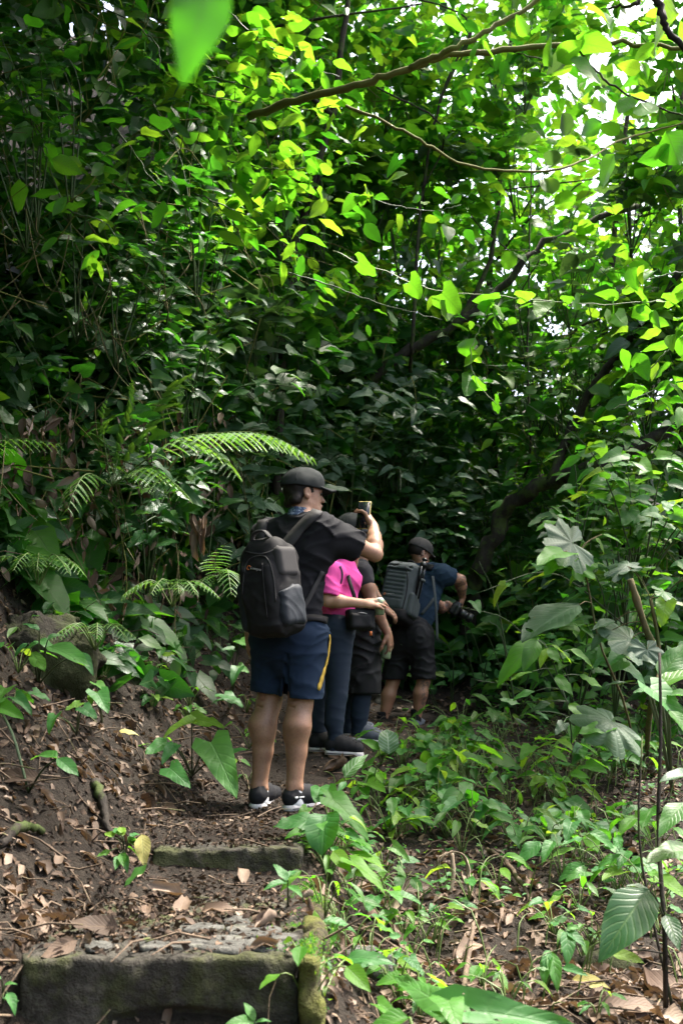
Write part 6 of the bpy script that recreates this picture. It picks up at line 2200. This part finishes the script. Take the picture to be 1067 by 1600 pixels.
# ---- the person in black behind, can in the hanging hand
def person_black():
    q = lambda u, v, dy=0: px(u, v, 6.9 + dy)
    base = px(565, 1182, 6.9); base[2] = .82
    h = np.array([.90, .43, 0]); r = np.array([.43, -.90, 0]); z = np.array([0, 0, 1.0])
    pel = q(560, 985); waist = q(558, 940); chest = q(557, 908)
    nk = q(561, 876); hc = q(570, 842)
    Rs, Ls = q(566, 893, -.15), q(548, 890, .18)
    El, Wr = q(583, 945, -.17), q(606, 990, -.16)
    LE, LW = q(580, 920, .22), q(600, 950, .2)
    hipR, hipL = pel + r * .08, pel - r * .08
    kR, aR = q(566, 1085, -.04), q(559, 1152, -.02)
    kL, aL = q(548, 1085, .20), q(540, 1150, .22)
    F = Field(base - np.array([.32, .45, .02]), base + np.array([.5, .45, 1.72]), .0072)
    fl = (h, 1.3)
    F.chain([pel, waist, chest], [.125, .11, .13], .05, fl)
    F.cone(Ls, Rs, .05, .05, .05)
    F.cone(nk - z * .05, hc - z * .03, .052, .047, .03)
    g, R = head(F, hc, (.9, .4, 0), s=.96)
    for hp, kn, an in ((hipR, kR, aR), (hipL, kL, aL)):
        F.cone(hp, kn, .085, .056, .04)
        dd = nrm(an - kn); L = np.linalg.norm(an - kn)
        F.cone(kn, an, .050, .036, .02)
        F.cone(kn + dd * .05 - h * .01, kn + dd * L * .5 - h * .014, .05, .045, .03)
        F.cone(an, an - z * .06 + h * .02, .036, .034, .02)
    F.chain([Rs, Rs * .5 + El * .5, El], [.050, .046, .040], .03)
    d = nrm(Wr - El)
    F.chain([El, El + d * .08, Wr], [.040, .042, .027], .02)
    hand(F, Wr, nrm(np.array([.22, .1, -.97])), nrm(np.array([.85, -.5, .1])), side=1, curl=.5, s=1.0)
    F.chain([Ls, LE, LW], [.048, .04, .027], .02)
    hand(F, LW, (.6, .2, -.4), (.2, -.5, .7), side=-1, curl=.5)
    body = obj('person', F.mesh('person', M['skin_brown'], base), None, base)
    tag(body, 'person in black t-shirt and baggy black shorts holding a can low', 'person')
    eyes(body, base, g)
    F = Field(hc - .22, hc + .22, .006)
    F.ell(g(0, -.018, .03), (.079, .098, .09), R, 0)
    F.half(g(0, .03, 0), R @ nrm((0, 1, .1)))
    F.noise(.004, 30, 2, 2)
    obj('hair', F.mesh('hair', M['hair'], base), body)
    F = Field(base + np.array([-.32, -.45, .72]), base + np.array([.45, .45, 1.50]), .009)
    F.chain([pel + z * .02, waist, chest], [.145, .13, .148], .05, fl)
    F.cone(Ls, Rs, .062, .062, .05)
    F.cone(nk - z * .04, chest, .06, .08, .05)
    for S_, E_ in ((Rs, El), (Ls, LE)):
        u = nrm(E_ - S_)
        F.cone(S_, S_ + u * .07, .062, .060, .03)
    F.folds(.010, nrm(np.array([.4, 0, .8])), 45, 3)
    F.cut(nk - z * .03, nk + z * .1, .054, .06)
    shirt = obj('t_shirt', F.mesh('t_shirt', M['charcoal'], base), body)
    F = Field(base + np.array([-.32, -.45, .30]), base + np.array([.45, .45, .95]), .0085)
    F.chain([pel + z * .05, pel], [.14, .15], .05, fl)
    for hp, kn in ((hipR, kR), (hipL, kL)):
        dd = nrm(kn - hp)
        F.cone(hp, kn - dd * .02, .115, .112, .04)
        F.cone(kn - dd * .08 + h * .02, kn + dd * .0 + h * .03, .10, .095, .04)
    F.folds(.022, nrm(np.array([.5, 0, .8])), 28, 3)
    F.folds(.018, nrm(np.array([-.6, 0, .7])), 22, 9)
    F.half(kR + z * .0, -z)
    F.cut(kR - z * .1, kR + z * .05, .085, .08)
    obj('shorts', F.mesh('shorts', M['black_cloth'], base), body)
    F = Field(base + np.array([-.32, -.45, .08]), base + np.array([.45, .45, .6]), .0065)
    for hp, kn, an in ((hipR, kR, aR), (hipL, kL, aL)):
        dd = nrm(an - kn); L = np.linalg.norm(an - kn)
        F.cone(kn - dd * .1, an, .066, .048, .02)
        F.cone(kn + dd * .05 - h * .01, kn + dd * L * .5 - h * .014, .060, .052, .03)
    F.folds(.006, nrm(np.array([.2, 0, 1])), 55, 6)
    F.half(aR + z * .02, -z)
    obj('leggings', F.mesh('leggings', M['legging'], base), body)
    for an, td in ((aR, nrm(np.array([.92, -.12, -.10]))), (aL, nrm(np.array([.9, .2, .0])))):
        F = Field(an - .12, an + .12, .006)
        F.cone(an - z * .045, an - z * .09, .042, .044, .01)
        obj('sock', F.mesh('sock', M['sock_black'], base), body)
        ht = an - td * .05; ht[2] = float(ground_z(np.array([an[0]]), np.array([an[1]]))[0]) + .004
        ht[2] = max(ht[2], an[2] - .13)
        shoe(body, base, ht, td, .265, 'shoe_grey', 'sole', .034)
    cp = Wr + nrm(np.array([.22, .1, -.97])) * .105 - nrm(np.array([.85, -.5, .1])) * .036
    ax = nrm(np.array([.12, .0, 1.0]))
    mb = MB()
    mb.tube([cp - ax * .062, cp - ax * .061, cp - ax * .052, cp + ax * .05, cp + ax * .06, cp + ax * .061], [.022, .026, .032, .032, .026, .022], 22)
    can = obj('drink_can', mb.mesh('drink_can', M['can'], off=cp - ax * .062), None, cp - ax * .062)
    tag(can, 'pale green drink can in the hand hanging beside black shorts', 'can')
    mb = MB(); mb.tube([cp + ax * .0615, cp + ax * .063], [.024, .023], 18)
    obj('rim', mb.mesh('rim', M['metal'], off=cp - ax * .062), can)
    # shoulder bag with orange tag
    bp = q(572, 972, -.2)
    F = Field(bp - .16, bp + .16, .006)
    F.box(bp, (.07, .04, .05), frame((.9, .43, 0)), .03)
    bb = bp - z * .05
    bag = obj('shoulder_bag', F.mesh('shoulder_bag', M['black_cloth'], bb), None, bb)
    tag(bag, 'black shoulder bag with an orange tag on the person holding the can', 'bag')
    mb = MB(); mb.ribbon(spline([bp + np.array([.02, -.04, 0]), bp + np.array([.03, -.05, -.06]), bp + np.array([.045, -.05, -.11])], 6), np.array([1., 0, .3]), .010, np.array([0, -1, 0]), .002)
    obj('strap', mb.mesh('strap', M['black_cloth'], True, bb), bag)
    mb = MB(); mb.box(bp + np.array([.03, -.055, -.08]), np.eye(3), (.008, .003, .014))
    obj('tag', mb.mesh('tag', M['orange'], False, bb), bag)


# ---- the man with the grey backpack
def person_back():
    q = lambda u, v, dy=0: px(u, v, 8.5 + dy)
    base = px(622, 1148, 8.5); base[2] = .91
    h = np.array([.50, .87, 0]); r = np.array([.87, -.50, 0]); z = np.array([0, 0, 1.0])
    pel = q(643, 990); waist = q(655, 950, .02); chest = q(664, 912, .06)
    nk = q(664, 886, .08); hc = q(655, 866, .12)
    Rs, Ls = q(690, 898, -.02), q(636, 900, .16)
    El, Wr = q(719, 906, .02), q(722, 934, .16)
    LE, LW = q(690, 950, .42), q(700, 945, .42)
    hipR, hipL = pel + r * .085 - z * .02, pel - r * .085 - z * .02
    kR, aR = q(662, 1062, .0), q(650, 1128, .02)
    kL, aL = q(614, 1064, .1), q(597, 1132, .08)
    F = Field(base - np.array([.40, .45, .02]), base + np.array([.75, .75, 1.72]), .0078)
    fl = (h, 1.35)
    F.chain([pel, waist, chest], [.135, .125, .15], .05, fl)
    F.cone(Ls, Rs, .06, .06, .05)
    F.cone(nk - z * .06, hc - z * .02, .06, .055, .03)
    g, R = head(F, hc, (.86, .45, -.32), up=(.25, .1, 1), s=.98)
    for hp, kn, an, sd in ((hipL, kL, aL, -1), (hipR, kR, aR, 1)):
        F.cone(hp, kn, .088, .058, .03)
        dd = nrm(an - kn); L = np.linalg.norm(an - kn)
        F.cone(kn, an, .050, .035, .02)
        F.chain([kn + dd * .05 - h * .01, kn + dd * L * .33 - h * .02, kn + dd * L * .62 - h * .006], [.050, .057, .044], .03)
        F.cone(an, an - z * .05 + h * .03, .036, .034, .02)
    F.chain([Rs, Rs * .5 + El * .5, El], [.058, .054, .046], .03)
    dd = nrm(Wr - El)
    F.chain([El, El + dd * .07, Wr], [.046, .05, .030], .02)
    hand(F, Wr, nrm(np.array([-.10, .25, -.95])), nrm(np.array([.95, -.2, .0])), side=1, curl=.55, s=1.0)
    F.chain([Ls, LE, LW], [.055, .045, .03], .03)
    hand(F, LW, (.2, .3, -.3), (-.3, -.8, .2), side=-1, curl=.6)
    body = obj('person', F.mesh('person', M['skin_tattoo'], base), None, base)
    tag(body, 'person in blue t-shirt and black shorts with tattooed arm bending over a camera', 'person')
    eyes(body, base, g)
    F = Field(hc - .22, hc + .22, .006)
    F.ell(g(0, -.018, .03), (.080, .098, .088), R, 0)
    F.half(g(0, .025, 0), R @ nrm((0, 1, .2)))
    F.half(g(0, 0, -.03), -R[:, 2])
    obj('hair', F.mesh('hair', M['hair'], base), body)
    capmesh(body, base, hc, R, 1.04, 'cap_grey', .065)
    F = Field(base + np.array([-.4, -.45, .74]), base + np.array([.7, .6, 1.60]), .008)
    F.chain([pel + z * .02, waist, chest], [.155, .148, .17], .05, fl)
    F.cone(Ls, Rs, .076, .076, .05)
    F.cone(nk - z * .03, Ls, .06, .07, .06); F.cone(nk - z * .03, Rs, .06, .07, .06)
    u = nrm(El - Rs)
    F.cone(Rs - u * .02, Rs + u * .15, .078, .074, .05)
    F.folds(.012, nrm(np.array([.5, 0, .8])), 36, 3)
    F.folds(.010, nrm(np.array([-.4, 0, .8])), 50, 8)
    F.half(pel - z * .0, -z)
    F.half(Rs + u * .15, u) if False else None
    sl, P = F._sub(El - .13, El + .1)
    I = (P[0] - Rs[0]) * u[0] + (P[1] - Rs[1]) * u[1] + (P[2] - Rs[2]) * u[2] - .115
    F.D[sl] = np.maximum(F.D[sl], I)
    F.cut(Rs + u * .05, Rs + u * .3, .062, .066)
    F.cut(nk - z * .02, nk + z * .12, .066, .08)
    shirt = obj('t_shirt', F.mesh('t_shirt', M['blue_tee'], base), body)
    F = Field(base + np.array([-.4, -.45, .36]), base + np.array([.6, .6, 1.02]), .0085)
    F.chain([pel + z * .04, pel - z * .05], [.165, .17], .04, (h, 1.25))
    for hp, kn, sd in ((hipL, kL, -1), (hipR, kR, 1)):
        dd = nrm(kn - hp)
        F.cone(hp, kn + dd * .0, .108, .100, .04)
        F.cone(hp - h * .03, hp - h * .03 - z * .06, .10, .09, .05)
    F.folds(.014, nrm(np.array([.35, 0, .9])), 36, 5)
    F.folds(.012, nrm(np.array([-.5, 0, .8])), 22, 11)
    F.half(kR + z * .0, -z)
    for kn in (kL, kR): F.cut(kn - z * .1, kn + z * .06, .084, .08)
    obj('shorts', F.mesh('shorts', M['black_cloth'], base), body)
    for an, td in ((aL, nrm(np.array([-.12, .98, .0]))), (aR, nrm(np.array([.55, .83, .0])))):
        F = Field(an - .2, an + .2, .006)
        F.chain([an + z * .10, an + z * .03, an - z * .06], [.047, .042, .044], .01)
        F.folds(.004, z, 90, 2)
        F.half(an + z * .105, z)
        obj('sock', F.mesh('sock', M['sock_black'], base), body)
        ht = an - td * .06; ht[2] = an[2] - .095
        shoe(body, base, ht, td, .285, 'shoe_grey', 'sole_dark', .034)
    # grey ribbed backpack
    bc = q(626, 922, -.20)
    BR = np.stack([r, h, z], 1)
    tilt = Matrix.Rotation(math.radians(9), 3, Vector(h)) @ Matrix.Rotation(math.radians(-12), 3, Vector(r))
    BR = np.array(tilt) @ BR
    g2 = lambda x, y, zz: bc + BR @ np.array([x, y, zz])
    pbz = g2(0, 0, -.25)
    F = Field(bc - .38, bc + .38, .0065)
    F.box(g2(0, .02, -.01), (.145, .115, .245), BR, .06)
    F.box(g2(-.005, -.05, .0), (.128, .07, .215), BR, .055, .02)
    for k in range(9):
        zz = -.10 + k * .035
        F.cut(g2(-.15, -.124 + .012 * max(0, k - 6), zz), g2(.115, -.124 + .012 * max(0, k - 6), zz - .006), .010)
    F.noise(.004, 11, 7, 2)
    pack = obj('backpack', F.mesh('backpack', M['pack_grey'], pbz), None, pbz)
    tag(pack, 'slate grey ribbed backpack with a tripod strapped to its side', 'backpack')
    F = Field(bc - .36, bc + .36, .006)
    F.box(g2(.135, .01, -.12), (.035, .09, .10), BR, .03)
    F.half(g2(.135, 0, -.05), BR @ nrm((0, .5, 1)))
    F.folds(.006, BR @ np.array([0, 1, .3]), 70, 4)
    obj('side_pocket', F.mesh('side_pocket', M['pack_grey'], pbz), pack)
    F = Field(bc - .36, bc + .36, .006)
    F.box(g2(0, .0, -.225), (.14, .12, .06), BR, .05)
    obj('base_panel', F.mesh('base_panel', M['pack_black'], pbz), pack)
    mb = MB(); mb.ribbon(spline([g2(-.04, .07, .235), g2(-.02, .06, .275), g2(.03, .06, .275), g2(.05, .07, .235)], 10), BR[:, 1], .014, BR[:, 2], .005)
    obj('top_handle', mb.mesh('top_handle', M['pack_black'], True, pbz), pack)
    bp = [bvh_of(pack)]
    drape('zipper', bp, [(633, 885), (637, 905), (634, 930), (628, 952)], .004, 'pack_black', pack, pbz, .003, .001, 20)
    drape('zipper', bp, [(597, 925), (602, 900), (612, 885), (628, 879)], .004, 'pack_black', pack, pbz, .003, .001, 20)
    hl, hr = hit(bp, 601, 928, .0015), hit(bp, 609, 928, .0015)
    if hl and hr:
        e1 = nrm(hr[0] - hl[0]); e3 = nrm(np.cross(e1, -hl[1]))
        mb = MB(); mb.tube([hl[0] + .009 * (e1 * math.cos(t) + e3 * math.sin(t)) for t in np.linspace(.3, 5.3, 12)], .0022, 4)
        obj('logo', mb.mesh('logo', M['orange'], off=pbz), pack)
        text('Lowepro', hl[0] + e1 * .013 - e3 * .005, e1, e3, .02, 'print_grey', pack, pbz)
    both = [bvh_of(shirt), bvh_of(body)]
    drape('shoulder_strap', both, [(655, 893), (664, 886), (676, 888)], .03, 'pack_black', pack, pbz, .007, .008, 8)
    drape('lower_strap', both, [(658, 960), (668, 948), (678, 935)], .013, 'pack_grey', pack, pbz, .003, .006, 8)
    # tripod
    t0, t1 = g2(.165, -.02, -.06), g2(.165, -.02, .22)
    tr = empty('tripod', t0)
    tag(tr, 'dark folded tripod on the side of the grey backpack', 'tripod')
    tu = nrm(t1 - t0)
    for k in range(3):
        a = k * 2.09 + .4
        o_ = BR[:, 0] * math.cos(a) * .018 + BR[:, 1] * math.sin(a) * .024
        mb = MB(); mb.tube([t0 + o_, t0 * .5 + t1 * .5 + o_, t0 * .5 + t1 * .5 + o_, t1 + o_ * .8], [.008, .008, .011, .011], 10)
        obj('leg', mb.mesh('leg', M['metal'], off=t0), tr)
    mb = MB(); mb.tube([t1 - tu * .01, t1 + tu * .03, t1 + tu * .032, t1 + tu * .05, t1 + tu * .052, t1 + tu * .065], [.030, .030, .016, .018, .026, .024], 14)
    obj('head', mb.mesh('head', M['plastic_black'], off=t0), tr)
    mb = MB(); mb.ribbon(spline([t0 * .45 + t1 * .55 + BR[:, 0] * .03 - BR[:, 1] * .04, t0 * .45 + t1 * .55 + BR[:, 0] * .045, t0 * .45 + t1 * .55 + BR[:, 0] * .02 + BR[:, 1] * .05], 8), tu, .011, BR[:, 0], .002)
    obj('strap', mb.mesh('strap', M['pack_grey'], True, t0), tr)
    # camera with long lens and hanging strap
    cc = q(711, 952, .14)
    d = nrm(q(739, 967, .10) - q(711, 950, .14))
    CR = frame(d)
    F = Field(cc - .14, cc + .14, .005)
    F.box(cc, (.07, .035, .05), CR, .014)
    F.box(cc + CR @ np.array([0, .0, .05]), (.03, .03, .022), CR, .012, .01)
    F.cone(cc + CR @ np.array([.055, .03, -.03]), cc + CR @ np.array([.055, .03, .03]), .02, .02, .01)
    cb = cc - z * .07
    c_ = obj('camera_with_lens', F.mesh('camera_with_lens', M['plastic_black'], cb), None, cb)
    tag(c_, 'black camera with long lens pointed down by the tattooed arm', 'camera')
    mb = MB(); mb.tube([cc + d * s for s in (.03, .05, .051, .10, .101, .125, .126, .165, .167)], [.036, .036, .038, .038, .035, .035, .042, .043, .03], 20)
    ln = obj('lens', mb.mesh('lens', M['plastic_black'], off=cb), c_)
    mb = MB(); mb.tube([cc + d * .1675, cc + d * .168], [.036, .001], 20)
    obj('front_glass', mb.mesh('front_glass', M['glass_black'], off=cb), ln)
    mb = MB()
    mb.ribbon(spline([q(676, 900, -.10), q(680, 935, -.16), q(682, 970, -.14), q(683, 1000, -.12)], 12), np.array([1., .3, 0]), .012, np.array([.3, -1, 0]), .0015)
    obj('neck_strap', mb.mesh('neck_strap', M['pack_grey'], True, cb), c_)


person_front()
person_pink()
person_black()
person_back()
